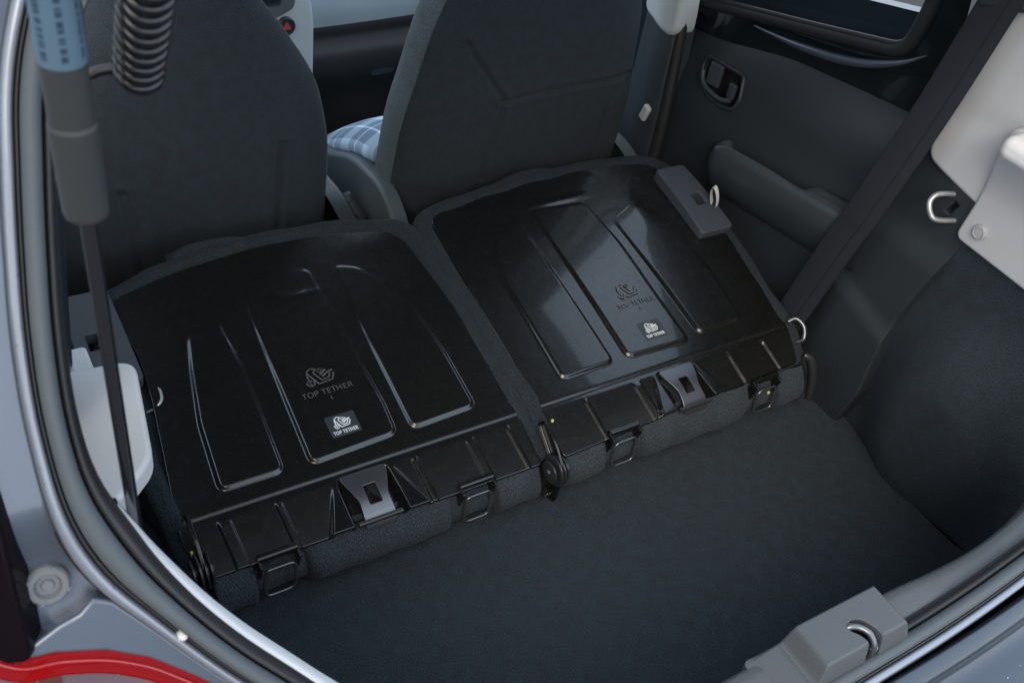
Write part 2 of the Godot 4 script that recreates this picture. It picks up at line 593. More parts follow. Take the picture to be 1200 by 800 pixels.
# ---------------------------------------------------------------- body shell round the boot (mostly outside the picture)
func build_shell():
	var t := thing("car_body", "blue-grey painted car body with its rear hatch open around the boot", "car", Vector3(0, GROUND, 0))
	# roof with its headliner
	for lay in [["roof", 0.935, 0.012, M.paint, 0.02], ["headliner", 0.905, 0.012, M.headliner, 0.0]]:
		var b := Buf.new()
		var up := Buf.new()
		var o := rounded([Vector2(-0.60, 0.24), Vector2(0.60, 0.24), Vector2(0.57, -0.9), Vector2(0.52, -1.02), Vector2(-0.52, -1.02), Vector2(-0.57, -0.9)], 0.06)
		var y0: float = lay[1]
		sheet(b, o, func(x, z): return Vector3(x, y0 - 0.10 * x * x - 0.06 * pow(maxf(0.0, -z - 0.3), 2) - 0.05 * smoothstep(0.0, 0.24, z), z), 0.04, Vector3.UP, 0.006, 0.02)
		obj(lay[0], b, lay[3], t)
	for s in [-1.0, 1.0]:
		# outer side below the windows, and the pillars
		var b := Buf.new()
		var o := rounded([Vector2(-1.75, -0.35), Vector2(0.40, -0.35), Vector2(0.52, 0.0), Vector2(0.40, 0.46), Vector2(-0.05, 0.50), Vector2(-0.6, 0.36), Vector2(-1.55, 0.30)], 0.05)
		sheet(b, o, func(z, y): return Vector3(s * (0.775 - 0.16 * pow(maxf(0.0, y - 0.1), 1.5) - 0.10 * pow(maxf(0.0, z + 0.05), 2) - 0.05 * pow(maxf(0.0, 0.1 - y), 2)), y, z), 0.03, Vector3(s, 0, 0), 0.01, 0.03)
		obj("side_panel", b, M.paint, t)
		for p in [["rear_pillar", Vector3(s * 0.69, 0.44, 0.12), Vector3(s * 0.61, 0.90, 0.10), 0.075], ["door_pillar", Vector3(s * 0.70, 0.34, -0.56), Vector3(s * 0.60, 0.90, -0.56), 0.04], ["front_pillar", Vector3(s * 0.66, 0.30, -1.45), Vector3(s * 0.54, 0.87, -0.98), 0.035]]:
			b = Buf.new()
			var pts := []
			for k in 7: pts.append(p[1].lerp(p[2], k / 6.0) + Vector3(s * 0.012 * sin(PI * k / 6.0), 0, 0))
			tube(b, pts, p[3], 14)
			obj(p[0], b, M.paint, t)
	var b2 := Buf.new()
	rbox(b2, Transform3D(Basis(), Vector3(0, -0.05, -1.75)), Vector3(1.4, 0.62, 0.06), 0.02)
	obj("bulkhead", b2, M.black_plastic, t)
	b2 = Buf.new()
	sheet(b2, rect(-0.58, 0.0, 0.58, 1.0, 0.05), func(x, w): return Vector3(x * lerpf(1.08, 0.9, w), lerpf(0.29, 0.865, w), lerpf(-1.5, -0.99, w) + 0.14 * x * x), 0.05, Vector3(0, 0.6, -0.8), 0.002, 0.005)
	obj("windscreen", b2, M.glass, t)
	# raised tailgate above the opening
	var g := thing("tailgate", "raised rear hatch lid that the gas strut holds open", "hatch", Vector3(0, 0.93, 0.26))
	var lid := rounded([Vector2(-0.58, 0.0), Vector2(0.58, 0.0), Vector2(0.62, 0.42), Vector2(0.55, 0.72), Vector2(-0.55, 0.72), Vector2(-0.62, 0.42)], 0.08)
	var lid_at := func(x, w): return Vector3(x, 0.955 + w * 0.60 - 0.10 * x * x + 0.03 * sin(w * 4.3), 0.27 + w * 0.80)
	b2 = Buf.new()
	sheet(b2, lid, lid_at, 0.04, Vector3(0, 0.8, -0.5), 0.002, 0.004)
	obj("lid_glass", b2, M.lid_glass, g)
	b2 = Buf.new()
	var rim := []
	for p in lid: rim.append(lid_at.call(p.x * 0.985, p.y) - Vector3(0, 0.010, 0))
	tube(b2, rim, 0.012, 10, true)
	obj("lid_frame", b2, M.rubber, g)

# ---------------------------------------------------------------- folded rear seat backs
func seg_dist(p: Vector2, a: Vector2, b: Vector2) -> float:
	var d := b - a
	var k := clampf((p - a).dot(d) / d.length_squared(), 0.0, 1.0)
	return p.distance_to(a + d * k)

func panel_at(u: float, v: float, h: float) -> Vector3:
	var pos := 0.5 * (v + sqrt(v * v + 0.000012))
	var neg := v - pos
	var w := smoothstep(-0.005, 0.005, v)
	var a := lerpf(0.36, TILT, w)
	return Vector3(u, pos * sin(TILT) + neg * sin(0.36) + h * cos(a), -(pos * cos(TILT) + neg * cos(0.36)) + h * sin(a))

func panel_basis(v: float) -> Basis:
	var a := TILT if v > 0.0 else 0.36
	return Basis(Vector3(1, 0, 0), Vector3(0, sin(a), -cos(a)), Vector3(0, cos(a), sin(a)))

# draws the child-seat tether sign (anchor, strap, seat and child), about 1 wide and 0.8 high, centred
func tether_sign(b: Buf, place: Callable, up: Vector3, w: float):
	stroke(b, [Vector2(-0.16, -0.36), Vector2(0.34, -0.30), Vector2(0.46, -0.02)], w, place, up)
	stroke(b, [Vector2(-0.16, -0.36), Vector2(-0.40, 0.22)], w, place, up)
	stroke(b, [Vector2(-0.02, -0.22), Vector2(0.24, -0.18), Vector2(0.34, 0.02)], w, place, up)
	stroke(b, [Vector2(-0.02, -0.22), Vector2(-0.20, 0.20), Vector2(-0.10, 0.30)], w, place, up)
	stroke(b, [Vector2(0.06, -0.06), Vector2(0.30, 0.10), Vector2(0.44, 0.12)], w * 1.4, place, up)
	stroke(b, [Vector2(0.02, 0.06), Vector2(0.22, 0.22)], w * 1.5, place, up)
	stroke(b, [Vector2(-0.42, -0.30), Vector2(-0.44, 0.14), Vector2(-0.36, 0.36), Vector2(-0.20, 0.42), Vector2(-0.08, 0.34)], w, place, up)
	stroke(b, [Vector2(-0.56, -0.20), Vector2(-0.50, -0.34), Vector2(-0.40, -0.40), Vector2(-0.30, -0.32), Vector2(-0.28, -0.18)], w, place, up)
	stroke(b, [Vector2(-0.41, -0.40), Vector2(-0.42, -0.12)], w, place, up)
	stroke(b, [Vector2(-0.50, -0.14), Vector2(-0.34, -0.12)], w, place, up)
	var ring := []
	for k in 13: ring.append(Vector2(0.04, 0.24) + Vector2(cos(TAU * k / 12), sin(TAU * k / 12)) * 0.07)
	stroke(b, ring, w * 1.3, place, up)

func rear_seat(side: int, d: Dictionary) -> Node3D:
	var t := thing("folded_seat", d.label, "car seat", Vector3(0.265 * side, 0.0, 0.03), "folded rear seat backs")
	# cloth-covered cushion behind the steel, with a welt standing round the steel's edge
	var b := Buf.new()
	var cloth: PackedVector2Array = d.cloth
	var metal: PackedVector2Array = d.metal
	sheet(b, cloth, func(u, v):
		var q := 1.0
		var p := Vector2(u, v)
		for k in cloth.size():
			var e := cloth[(k + 1) % cloth.size()]
			if cloth[k].y > -0.05 or e.y > -0.05: q = minf(q, seg_dist(p, cloth[k], e))
		return panel_at(u, v, -0.007 - 0.005 * smoothstep(0.02, -0.01, v) + 0.012 * exp(-pow((q - 0.007) / 0.012, 2)) + 0.0012 * sin(u * 61.0 + v * 37.0)), 0.006, Vector3.UP, 0.011, 0.095)
	obj("cloth_cover", b, M.cover, t)
	# pressed steel back
	b = Buf.new()
	var stamps: Array = d.stamps
	var boxes := []
	for s in stamps:
		var r := Rect2(s[0], Vector2.ZERO)
		for p in s: r = r.expand(p)
		boxes.append(r.grow(0.012))
	var beads: Array = d.beads
	var plate: float = d.plate
	var dents: Array = d.dents
	var height := func(u: float, v: float) -> float:
		var h := 0.0
		var p := Vector2(u, v)
		if v > -0.01:
			for k in stamps.size():
				if not boxes[k].has_point(p): continue
				var s: PackedVector2Array = stamps[k]
				var q := 1.0
				for m in s.size(): q = minf(q, seg_dist(p, s[m], s[(m + 1) % s.size()]))
				if not Geometry2D.is_point_in_polygon(p, s): q = -q
				h += 0.0042 * smoothstep(-0.0034, 0.0034, q) * lerpf(1.0, 0.22, smoothstep(0.10, 0.34, v))
			for e in dents:
				var q := Vector2((u - e[0]) / e[2], (v - e[1]) / e[3]).length_squared()
				if q < 6.0: h += e[4] * exp(-q)
			h += 0.004 * sin(clampf((v - 0.0) / 0.42, 0, 1) * PI)
		if v < 0.03:
			h -= 0.0014 * exp(-pow((v + 0.004) / 0.004, 2))
			var s := -v
			var fade := smoothstep(0.010, 0.020, s)
			for e in beads:
				h += e[2] * fade * (1.0 - smoothstep(e[1] - 0.0016, e[1] + 0.0016, absf(u - e[0] - 0.06 * (s - 0.05))))
			# pocket under the tether bracket, flared shoulders on both sides of it
			var c := u - plate
			h -= 0.011 * smoothstep(0.008, 0.020, s) * (1.0 - smoothstep(0.030, 0.038, absf(c)))
			for g in [-1.0, 1.0]:
				var far := 0.042 + 0.42 * maxf(0.0, s - 0.016)
				var e: float = c * g
				h += 0.013 * clampf((s - 0.012) / 0.07, 0.0, 1.0) * smoothstep(0.034, 0.0405, e) * (1.0 - smoothstep(far, far + 0.005, e))
		return h
	sheet(b, metal, func(u, v): return panel_at(u, v, height.call(u, v)), 0.0017, Vector3.UP, 0.0022, 0.005)
	var steel := obj("steel_back", b, M.steel, t)
	# tether bracket: a waisted plate with a slot, bowed over its pocket
	b = Buf.new()
	var o := rounded([Vector2(plate - 0.033, -0.010), Vector2(plate + 0.033, -0.010), Vector2(plate + 0.030, -0.022), Vector2(plate + 0.020, -0.05), Vector2(plate + 0.022, -0.088), Vector2(plate - 0.022, -0.088), Vector2(plate - 0.020, -0.05), Vector2(plate - 0.030, -0.022)], 0.005)
	sheet(b, o, func(u, v): return panel_at(u, v, 0.0035 + 0.006 * sin(clampf((-v - 0.01) / 0.07, 0, 1) * PI * 0.9) - 0.02 * pow(maxf(0.0, (-v - 0.07) / 0.02), 2) * 0.5), 0.002, Vector3.UP, 0.0012, 0.003, [rect(plate - 0.0095, -0.060, plate + 0.0105, -0.030, 0.003)])
	var br := obj("tether_bracket", b, M.bare, t)
	b = Buf.new()
	var bar := []
	for k in 5: bar.append(panel_at(plate + lerpf(-0.032, 0.032, k / 4.0), -0.079, 0.002))
	tube(b, bar, 0.0042, 12)
	obj("bracket_rod", b, M.steel_dull, br)
	# lock hooks at the rear edge: a rolled bar, two cheeks and a wire loop that hangs against the cloth
	for x in d.loops:
		var y0 := panel_at(x, -0.078, 0.0).y
		var z0 := panel_at(x, -0.078, 0.0).z
		b = Buf.new()
		tube(b, [Vector3(x - 0.026, y0 + 0.003, z0), Vector3(x + 0.026, y0 + 0.003, z0)], 0.0056, 14)
		for s in [-1.0, 1.0]:
			rbox(b, Transform3D(Basis(Vector3(1, 0, 0), 0.25), Vector3(x + s * 0.0255, y0 - 0.013, z0 + 0.003)), Vector3(0.004, 0.034, 0.016), 0.0018)
		var hk := obj("lock_bracket", b, M.steel, t)
		b = Buf.new()
		var lp := []
		for p in rect(x - 0.021, -0.052, x + 0.020, -0.008, 0.010): lp.append(Vector3(p.x + 0.06 * p.y, y0 + p.y, z0 + 0.012 - 0.16 * p.y))
		tube(b, lp, 0.0024, 10, true)
		obj("wire_loop", b, M.wire, hk)
	# cloth flaps that wrap the rear edge between the hooks
	var flaps: Array = d.flaps.duplicate()
	flaps.append([d.flaps[0][0] + 0.004, d.flaps[2][1] - 0.004])
	for n in flaps.size():
		var q: Array = flaps[n]
		var inset := 0.0 if n < 3 else 0.013
		b = Buf.new()
		var rows := []
		for j in 15:
			var row := PackedVector3Array()
			var f := j / 14.0
			for k in 33:
				var g := k / 32.0
				var x := lerpf(q[0], q[1], g)
				var endr := 1.0 - pow(absf(g * 2.0 - 1.0), 18.0)
				var top := panel_at(x, -0.079, -0.001)
				var bulge := 0.030 * sin(PI * clampf(f * 0.9, 0, 1)) + 0.0015 * sin(x * 90.0 + f * 5.0)
				row.push_back(Vector3(x, top.y - 0.092 * f - 0.004 * (1.0 - endr), top.z - 0.004 - inset + (bulge - 0.026 * f * f * f) * endr - 0.016 * (1.0 - endr)))
			rows.append(row)
		net(b, rows, false, true)
		var fl := obj("cloth_flap", b, M.flap, t)
		if n < 3:
			b = Buf.new()
			var hem := []
			for p in rows[11]: hem.append(p + Vector3(0, 0, 0.0004) - fl.position - origin_of(t) * 0.0)
			tube(b, hem, 0.0012, 6)
			obj("hem", b, M.cover, fl)
	# rating mark pressed into the steel, and the sticker below it
	var cu: float = d.sign
	var pb := panel_basis(1.0)
	var up := pb.z
	b = Buf.new()
	var ec: float = d.emboss
	tether_sign(b, func(p): return panel_at(ec + p.x * 0.042, 0.149 + p.y * 0.036, 0.0093), up, 0.055)
	obj("pressed_sign", b, M.press, t)
	text("pressed_lettering", "TOP TETHER", Transform3D(pb, panel_at(ec, 0.122, 0.0091)), 0.0085, 0.075, 0.0006, M.press, t)
	text("pressed_mark", "1", Transform3D(pb, panel_at(ec, 0.109, 0.0089)), 0.006, 0.003, 0.0006, M.press, t)
	b = Buf.new()
	sheet(b, rect(cu - 0.0215, 0.0475, cu + 0.0215, 0.0815, 0.001), func(u, v): return panel_at(u, v, height.call(u, v) + 0.0004), 0.004, Vector3.UP, 0.0002, 0.0003)
	var st := obj("sticker", b, M.sticker, t)
	b = Buf.new()
	tether_sign(b, func(p): return panel_at(cu + 0.0005 + p.x * 0.024, 0.0685 + p.y * 0.022, height.call(cu, 0.066) + 0.0010), up, 0.075)
	obj("printed_sign", b, M.print, st)
	text("printed_lettering", "TOP TETHER", Transform3D(pb, panel_at(cu, 0.0535, height.call(cu, 0.0535) + 0.0008)), 0.0056, 0.036, 0.0003, M.print, st, true)
	# dust on the steel
	b = Buf.new()
	var rg := RandomNumberGenerator.new()
	rg.seed = 50 + side
	for k in 70:
		var p := Vector2(rg.randf_range(metal[0].x, metal[0].x + side * -0.0 + 0.49), rg.randf_range(-0.06, 0.39))
		if not Geometry2D.is_point_in_polygon(p, metal): continue
		var r := rg.randf_range(0.0002, 0.0005)
		lathe(b, Transform3D(Basis(pb.x, pb.z, -pb.y), panel_at(p.x, p.y, height.call(p.x, p.y))), [Vector2(0, r * 0.7), Vector2(r * 0.8, r * 0.4), Vector2(r, -0.0002)], 6)
	obj("dust", b, M.grey_plastic, t).set_meta("kind", "stuff")
	# release handle housing at the outer front corner
	b = Buf.new()
	var hx: float = d.handle
	var sgn := float(side)
	var ho := rounded([Vector2(hx - 0.034, 0.215), Vector2(hx + 0.034, 0.215), Vector2(hx + 0.030 , 0.375), Vector2(hx - 0.030, 0.375)], 0.006)
	var slot := rect(hx + sgn * 0.006 - 0.013, 0.272, hx + sgn * 0.006 + 0.013, 0.305, 0.002)
	sheet(b, ho, func(u, v): return panel_at(u, v, 0.020 + 0.004 * sin((v - 0.21) * 18.0)), 0.004, Vector3.UP, 0.003, 0.022, [slot])
	var hh := obj("release_housing", b, M.housing, t)
	if side > 0:
		b = Buf.new()
		var rows := []
		var base := panel_at(hx + 0.022, 0.262, 0.020)
		for k in 25:
			var f := TAU * (k / 24.0)
			var c := base + Vector3(0.004 * cos(f) + 0.012 * (0.5 - 0.5 * cos(f)) * 0.5, 0.019 * (1.0 - cos(f)), -0.009 * sin(f) - 0.006 * (1.0 - cos(f)))
			rows.append(PackedVector3Array([c + Vector3(-0.006, 0, 0.003), c + Vector3(0.006, 0.0, -0.003)]))
		net(b, rows)
		obj("pull_strap", b, M.white_plastic, hh)
	for x in d.pads:
		b = Buf.new()
		var rows := []
		for j in 9:
			var row := PackedVector3Array()
			for k in 17:
				var f := k / 16.0
				var g := j / 8.0
				row.push_back(panel_at(x + (f - 0.5) * 0.13, d.pad_v + 0.030 * (g - 0.5) - 0.010 * pow(f * 2 - 1, 2), -0.012 + 0.020 * sqrt(maxf(0.0, 1.0 - pow(f * 2 - 1, 4))) * sin(PI * g)))
			rows.append(row)
		net(b, rows)
		obj("top_flap", b, M.cover, t)
	# hinges
	for e in d.hinges:
		b = Buf.new()
		var at: Vector3 = e[0]
		var r: float = e[1]
		var bs := Basis(Vector3(0, 0, 1), PI / 2)
		for q in [[-0.011, r * 0.72], [-0.004, r], [0.003, r * 0.92], [0.010, r * 0.8]]:
			lathe(b, Transform3D(bs, at + Vector3(q[0], 0, 0)), [Vector2(0.0, -0.003), Vector2(q[1] * 0.92, -0.002), Vector2(q[1], -0.0012), Vector2(q[1], 0.0012), Vector2(q[1] * 0.92, 0.002), Vector2(0.0, 0.002)])
		lathe(b, Transform3D(bs, at), [Vector2(0, -0.016), Vector2(0.005, -0.016), Vector2(0.0065, -0.0135), Vector2(0.0065, 0.0135), Vector2(0.005, 0.016), Vector2(0, 0.016)], 6)
		var hg := obj("hinge", b, M.steel_dull, t)
		b = Buf.new()
		sheet(b, rounded([Vector2(at.z - 0.062, at.y + 0.038), Vector2(at.z - 0.05, at.y + 0.052), Vector2(at.z - 0.012, at.y + 0.038), Vector2(at.z + 0.016, at.y + 0.010), Vector2(at.z + 0.012, at.y - 0.060), Vector2(at.z - 0.008, at.y - 0.066), Vector2(at.z - 0.016, at.y + 0.004)], 0.012), func(z, y): return Vector3(at.x + 0.004, y, z), 0.006, Vector3(1, 0, 0), 0.0015, 0.0045)
		obj("hinge_arm", b, M.steel, hg)
	return t

func build_rear_seats():
	M.press = mat(lin(0.10, 0.10, 0.10), 0.35, 0.0, 0.5)
	M.housing = mat(lin(0.055, 0.064, 0.078), 0.5)
	# cushion the backs are folded onto
	var b := Buf.new()
	for s in [-1.0, 1.0]:
		rbox(b, Transform3D(Basis(Vector3(1, 0, 0), 0.10), Vector3(s * 0.262, -0.125, -0.20)), Vector3(0.51, 0.15, 0.46), 0.04, 5)
	tag(obj("rear_seat_cushion", b, M.seat), "black cloth rear seat cushion beneath the folded seat backs", "seat cushion")
	var left := {
		label = "left folded rear seat back with shiny black pressed steel, nearest the gas strut",
		metal = rounded([Vector2(-0.500, -0.078), Vector2(-0.521, -0.03), Vector2(-0.517, 0.02), Vector2(-0.512, 0.05), Vector2(-0.494, 0.186), Vector2(-0.489, 0.26), Vector2(-0.499, 0.340), Vector2(-0.497, 0.368), Vector2(-0.40, 0.394), Vector2(-0.266, 0.410), Vector2(-0.154, 0.405), Vector2(-0.045, 0.380), Vector2(-0.026, 0.21), Vector2(-0.022, -0.083)], [0.006, 0.01, 0.02, 0.02, 0.02, 0.02, 0.02, 0.025, 0.03, 0.03, 0.03, 0.035, 0.02, 0.006]),
		cloth = rounded([Vector2(-0.52, -0.072), Vector2(-0.535, 0.1), Vector2(-0.525, 0.25), Vector2(-0.540, 0.365), Vector2(-0.42, 0.412), Vector2(-0.29, 0.432), Vector2(-0.14, 0.428), Vector2(-0.012, 0.398), Vector2(-0.010, 0.1), Vector2(-0.012, -0.072)], [0.01, 0.04, 0.04, 0.04, 0.045, 0.045, 0.045, 0.05, 0.04, 0.01]),
		stamps = [
			rounded([Vector2(-0.418, 0.275), Vector2(-0.434, 0.211), Vector2(-0.450, 0.128), Vector2(-0.457, 0.026), Vector2(-0.372, 0.026), Vector2(-0.366, 0.20), Vector2(-0.372, 0.285)], 0.012),
			rounded([Vector2(-0.322, 0.345), Vector2(-0.328, 0.214), Vector2(-0.334, 0.023), Vector2(-0.206, 0.029), Vector2(-0.203, 0.08), Vector2(-0.208, 0.20), Vector2(-0.212, 0.345), Vector2(-0.27, 0.352)], 0.012),
			rounded([Vector2(-0.170, 0.340), Vector2(-0.179, 0.198), Vector2(-0.181, 0.028), Vector2(-0.078, 0.032), Vector2(-0.079, 0.132), Vector2(-0.092, 0.255), Vector2(-0.135, 0.325)], 0.012)],
		beads = [[-0.464, 0.008, 0.003], [-0.392, 0.004, 0.003], [-0.196, 0.004, 0.0032], [-0.108, 0.0065, 0.003], [-0.045, 0.003, 0.002]],
		dents = [[-0.27, 0.30, 0.05, 0.006, 0.0016], [-0.10, 0.37, 0.05, 0.03, 0.0015]],
		plate = -0.275, loops = [-0.418, -0.129], flaps = [[-0.506, -0.446], [-0.388, -0.158], [-0.100, -0.018]],
		sign = -0.2715, emboss = -0.271, handle = -0.533, pads = [-0.335], pad_v = 0.436,
		hinges = [[Vector3(-0.512, -0.018, 0.066), 0.026]]}
	var ls := rear_seat(-1, left)
	b = Buf.new()
	tube(b, curve([panel_at(-0.487, 0.215, -0.004), panel_at(-0.481, 0.20, 0.003), panel_at(-0.484, 0.182, 0.004), panel_at(-0.496, 0.174, 0.0), panel_at(-0.505, 0.176, -0.006)], 6), 0.0022, 8)
	obj("side_clip", b, M.satin, ls)
	b = Buf.new()
	rbox(b, Transform3D(Basis(), Vector3(-0.518, 0.004, 0.052)), Vector3(0.004, 0.009, 0.004), 0.0015)
	obj("paint_mark", b, M.yellow, ls)
	var right := {
		label = "right folded rear seat back with a white pull strap, beside the belt",
		metal = rounded([Vector2(0.018, -0.085), Vector2(0.018, 0.2), Vector2(0.023, 0.405), Vector2(0.11, 0.420), Vector2(0.205, 0.432), Vector2(0.371, 0.434), Vector2(0.490, 0.420), Vector2(0.520, 0.36), Vector2(0.540, 0.22), Vector2(0.528, 0.118), Vector2(0.522, 0.0), Vector2(0.500, -0.066)], [0.006, 0.02, 0.035, 0.03, 0.03, 0.03, 0.03, 0.03, 0.03, 0.02, 0.015, 0.006]),
		cloth = rounded([Vector2(0.008, -0.074), Vector2(0.004, 0.1), Vector2(-0.002, 0.405), Vector2(0.10, 0.425), Vector2(0.249, 0.442), Vector2(0.40, 0.444), Vector2(0.525, 0.424), Vector2(0.555, 0.33), Vector2(0.558, 0.22), Vector2(0.540, 0.1), Vector2(0.532, -0.03), Vector2(0.505, -0.062)], [0.01, 0.04, 0.05, 0.045, 0.045, 0.045, 0.045, 0.045, 0.045, 0.04, 0.02, 0.01]),
		stamps = [
			rounded([Vector2(0.074, 0.030), Vector2(0.172, 0.032), Vector2(0.171, 0.134), Vector2(0.170, 0.345), Vector2(0.115, 0.335), Vector2(0.078, 0.25)], 0.012),
			rounded([Vector2(0.201, 0.032), Vector2(0.322, 0.028), Vector2(0.320, 0.132), Vector2(0.322, 0.25), Vector2(0.312, 0.352), Vector2(0.204, 0.362)], 0.012),
			rounded([Vector2(0.350, 0.034), Vector2(0.444, 0.037), Vector2(0.452, 0.15), Vector2(0.440, 0.27), Vector2(0.400, 0.325), Vector2(0.342, 0.300), Vector2(0.347, 0.162)], 0.012)],
		beads = [[0.192, 0.007, 0.003], [0.385, 0.007, 0.003], [0.095, 0.003, 0.002], [0.455, 0.004, -0.003]],
		dents = [[0.40, 0.31, 0.03, 0.04, 0.003], [0.26, 0.37, 0.06, 0.008, 0.002]],
		plate = 0.268, loops = [0.128, 0.418], flaps = [[0.018, 0.098], [0.158, 0.392], [0.446, 0.512]],
		sign = 0.270, emboss = 0.274, handle = 0.514, pads = [0.245], pad_v = 0.447,
		hinges = [[Vector3(-0.006, -0.034, 0.094), 0.024]]}
	var rs := rear_seat(1, right)
	b = Buf.new()
	tube(b, curve([Vector3(0.522, 0.006, 0.0), Vector3(0.536, 0.012, 0.004), Vector3(0.543, 0.004, 0.020), Vector3(0.538, -0.012, 0.032), Vector3(0.522, -0.016, 0.030)], 6), 0.0042, 10)
	obj("side_hook", b, M.bare, rs)
	b = Buf.new()
	tube(b, curve([Vector3(0.520, -0.022, 0.056), Vector3(0.532, -0.030, 0.066), Vector3(0.537, -0.06, 0.080), Vector3(0.535, -0.10, 0.092)], 6), [0.006, 0.0065, 0.007, 0.0072, 0.0075, 0.0078, 0.008, 0.0082, 0.0084, 0.0084, 0.0084, 0.0084, 0.0084, 0.008, 0.0078, 0.0076, 0.0074, 0.007, 0.0068], 10)
	obj("side_bracket", b, M.steel_dull, rs)
	for q in [Vector3(0.412, -0.036, 0.094), Vector3(0.004, 0.022, 0.050)]:
		b = Buf.new()
		rbox(b, Transform3D(Basis(), q), Vector3(0.004, 0.005, 0.004), 0.0015)
		obj("paint_mark", b, M.yellow, rs)

# ---------------------------------------------------------------- front seats, dashboard, console
func seat_half(w: float, table: Array) -> float:
	for k in table.size() - 1:
		if w <= table[k + 1].x:
			return lerpf(table[k].y, table[k + 1].y, smoothstep(-0.15, 1.15, clampf((w - table[k].x) / (table[k + 1].x - table[k].x), 0.0, 1.0)) * 0.4 + 0.6 * clampf((w - table[k].x) / (table[k + 1].x - table[k].x), 0.0, 1.0))
	return table[table.size() - 1].y

func front_seat(cx: float, label: String, table: Array, lines: Array) -> Node3D:
	var t := thing("front_seat", label, "car seat", Vector3(cx, -0.335, -0.6), "front seats")
	var back := Buf.new()
	var side := Buf.new()
	var n := 360
	var half := curve(table, 4)
	var rows := []
	for j in 150:
		var w := -0.12 + 0.92 * j / 149.0
		var a := seat_half(maxf(w, 0.0), half)
		var dep := 0.085 - 0.03 * smoothstep(0.3, 0.8, w)
		var capr := 1.0
		if w > 0.74: capr = sqrt(maxf(0.0, 1.0 - pow((w - 0.74) / 0.061, 2)))
		var row := PackedVector3Array()
		for k in n:
			var f := TAU * k / n
			var c := cos(f)
			var s := sin(f)
			var x := signf(c) * pow(absf(c), 0.42) * a * (0.55 + 0.45 * capr)
			var z := signf(s) * pow(absf(s), 0.62) * dep * capr
			if s > 0.0:
				# the back bows a little; sewn seams pull it in
				z -= 0.020 * pow(absf(x) / maxf(a, 0.01), 3)
				for l in lines:
					for m in l.size() - 1:
						var q := seg_dist(Vector2(x, w), l[m], l[m + 1])
						if q < 0.02: z -= 0.0070 * exp(-pow(q / 0.0040, 2)) - 0.0020 * exp(-pow((q - 0.010) / 0.006, 2))
			row.push_back(Vector3(cx + x, w, -0.5 + 0.10 * w - 0.085 + z))
		rows.append(row)
	var all := Buf.new()
	net(all, rows, true)
	# sort faces into the cloth back and the paler side bolster
	var sidev := {}
	var backv := {}
	for q in all.i.size() / 3:
		var ks := [all.i[q * 3], all.i[q * 3 + 1], all.i[q * 3 + 2]]
		var col: int = ks[0] % n
		var is_side := col > int(n * 0.455) and col < int(n * 0.60) or col < int(n * 0.045) or col > int(n * 0.90)
		var buf := side if is_side else back
		var seen := sidev if is_side else backv
		for v in ks:
			if not seen.has(v): seen[v] = buf.put(all.v[v], all.n[v], all.t[v])
			buf.i.push_back(seen[v])
	obj("backrest", back, M.seat, t)
	obj("side_bolster", side, M.side, t)
	var b := Buf.new()
	for s in [-1.0, 1.0]:
		var pts := []
		for j in range(0, 122, 3):
			var col := int(n * 0.046) if s > 0 else int(n * 0.454)
			pts.append(rows[j][col])
		tube(b, pts, 0.0022, 8)
	obj("piping", b, M.side, t)
	# cushion with a checked cloth centre, and its plastic shield
	b = Buf.new()
	sheet(b, rounded([Vector2(cx - 0.25, -0.605), Vector2(cx + 0.25, -0.605), Vector2(cx + 0.25, -1.02), Vector2(cx - 0.25, -1.02)], 0.06), func(x, z): return Vector3(x, 0.088 - 0.05 * pow(absf(x - cx) / 0.26, 8) - 1.1 * pow(maxf(0.0, -z - 0.64), 1.5), z), 0.012, Vector3.UP, 0.02, 0.12)
	obj("cushion", b, M.check, t)
	for s in [-1.0, 1.0]:
		b = Buf.new()
		sheet(b, rounded([Vector2(-0.46, -0.20), Vector2(-0.46, -0.01), Vector2(-0.545, 0.034), Vector2(-0.675, 0.018), Vector2(-0.80, -0.05), Vector2(-1.0, -0.08), Vector2(-1.0, -0.20)], 0.04), func(z, y): return Vector3(cx + s * (0.283 - 0.5 * pow(maxf(0.0, y + 0.02), 1.5)), y, z), 0.02, Vector3(s, 0.2, 0), 0.008, 0.03)
		obj("seat_shield", b, M.shield if cx > 0.0 else M.black_plastic, t)
	for s in [-1.0, 1.0]:
		b = Buf.new()
		rbox(b, Transform3D(Basis(), Vector3(cx + s * 0.17, -0.26, -0.78)), Vector3(0.04, 0.15, 0.5), 0.01)
		obj("seat_rail", b, M.black_plastic, t)
	return t

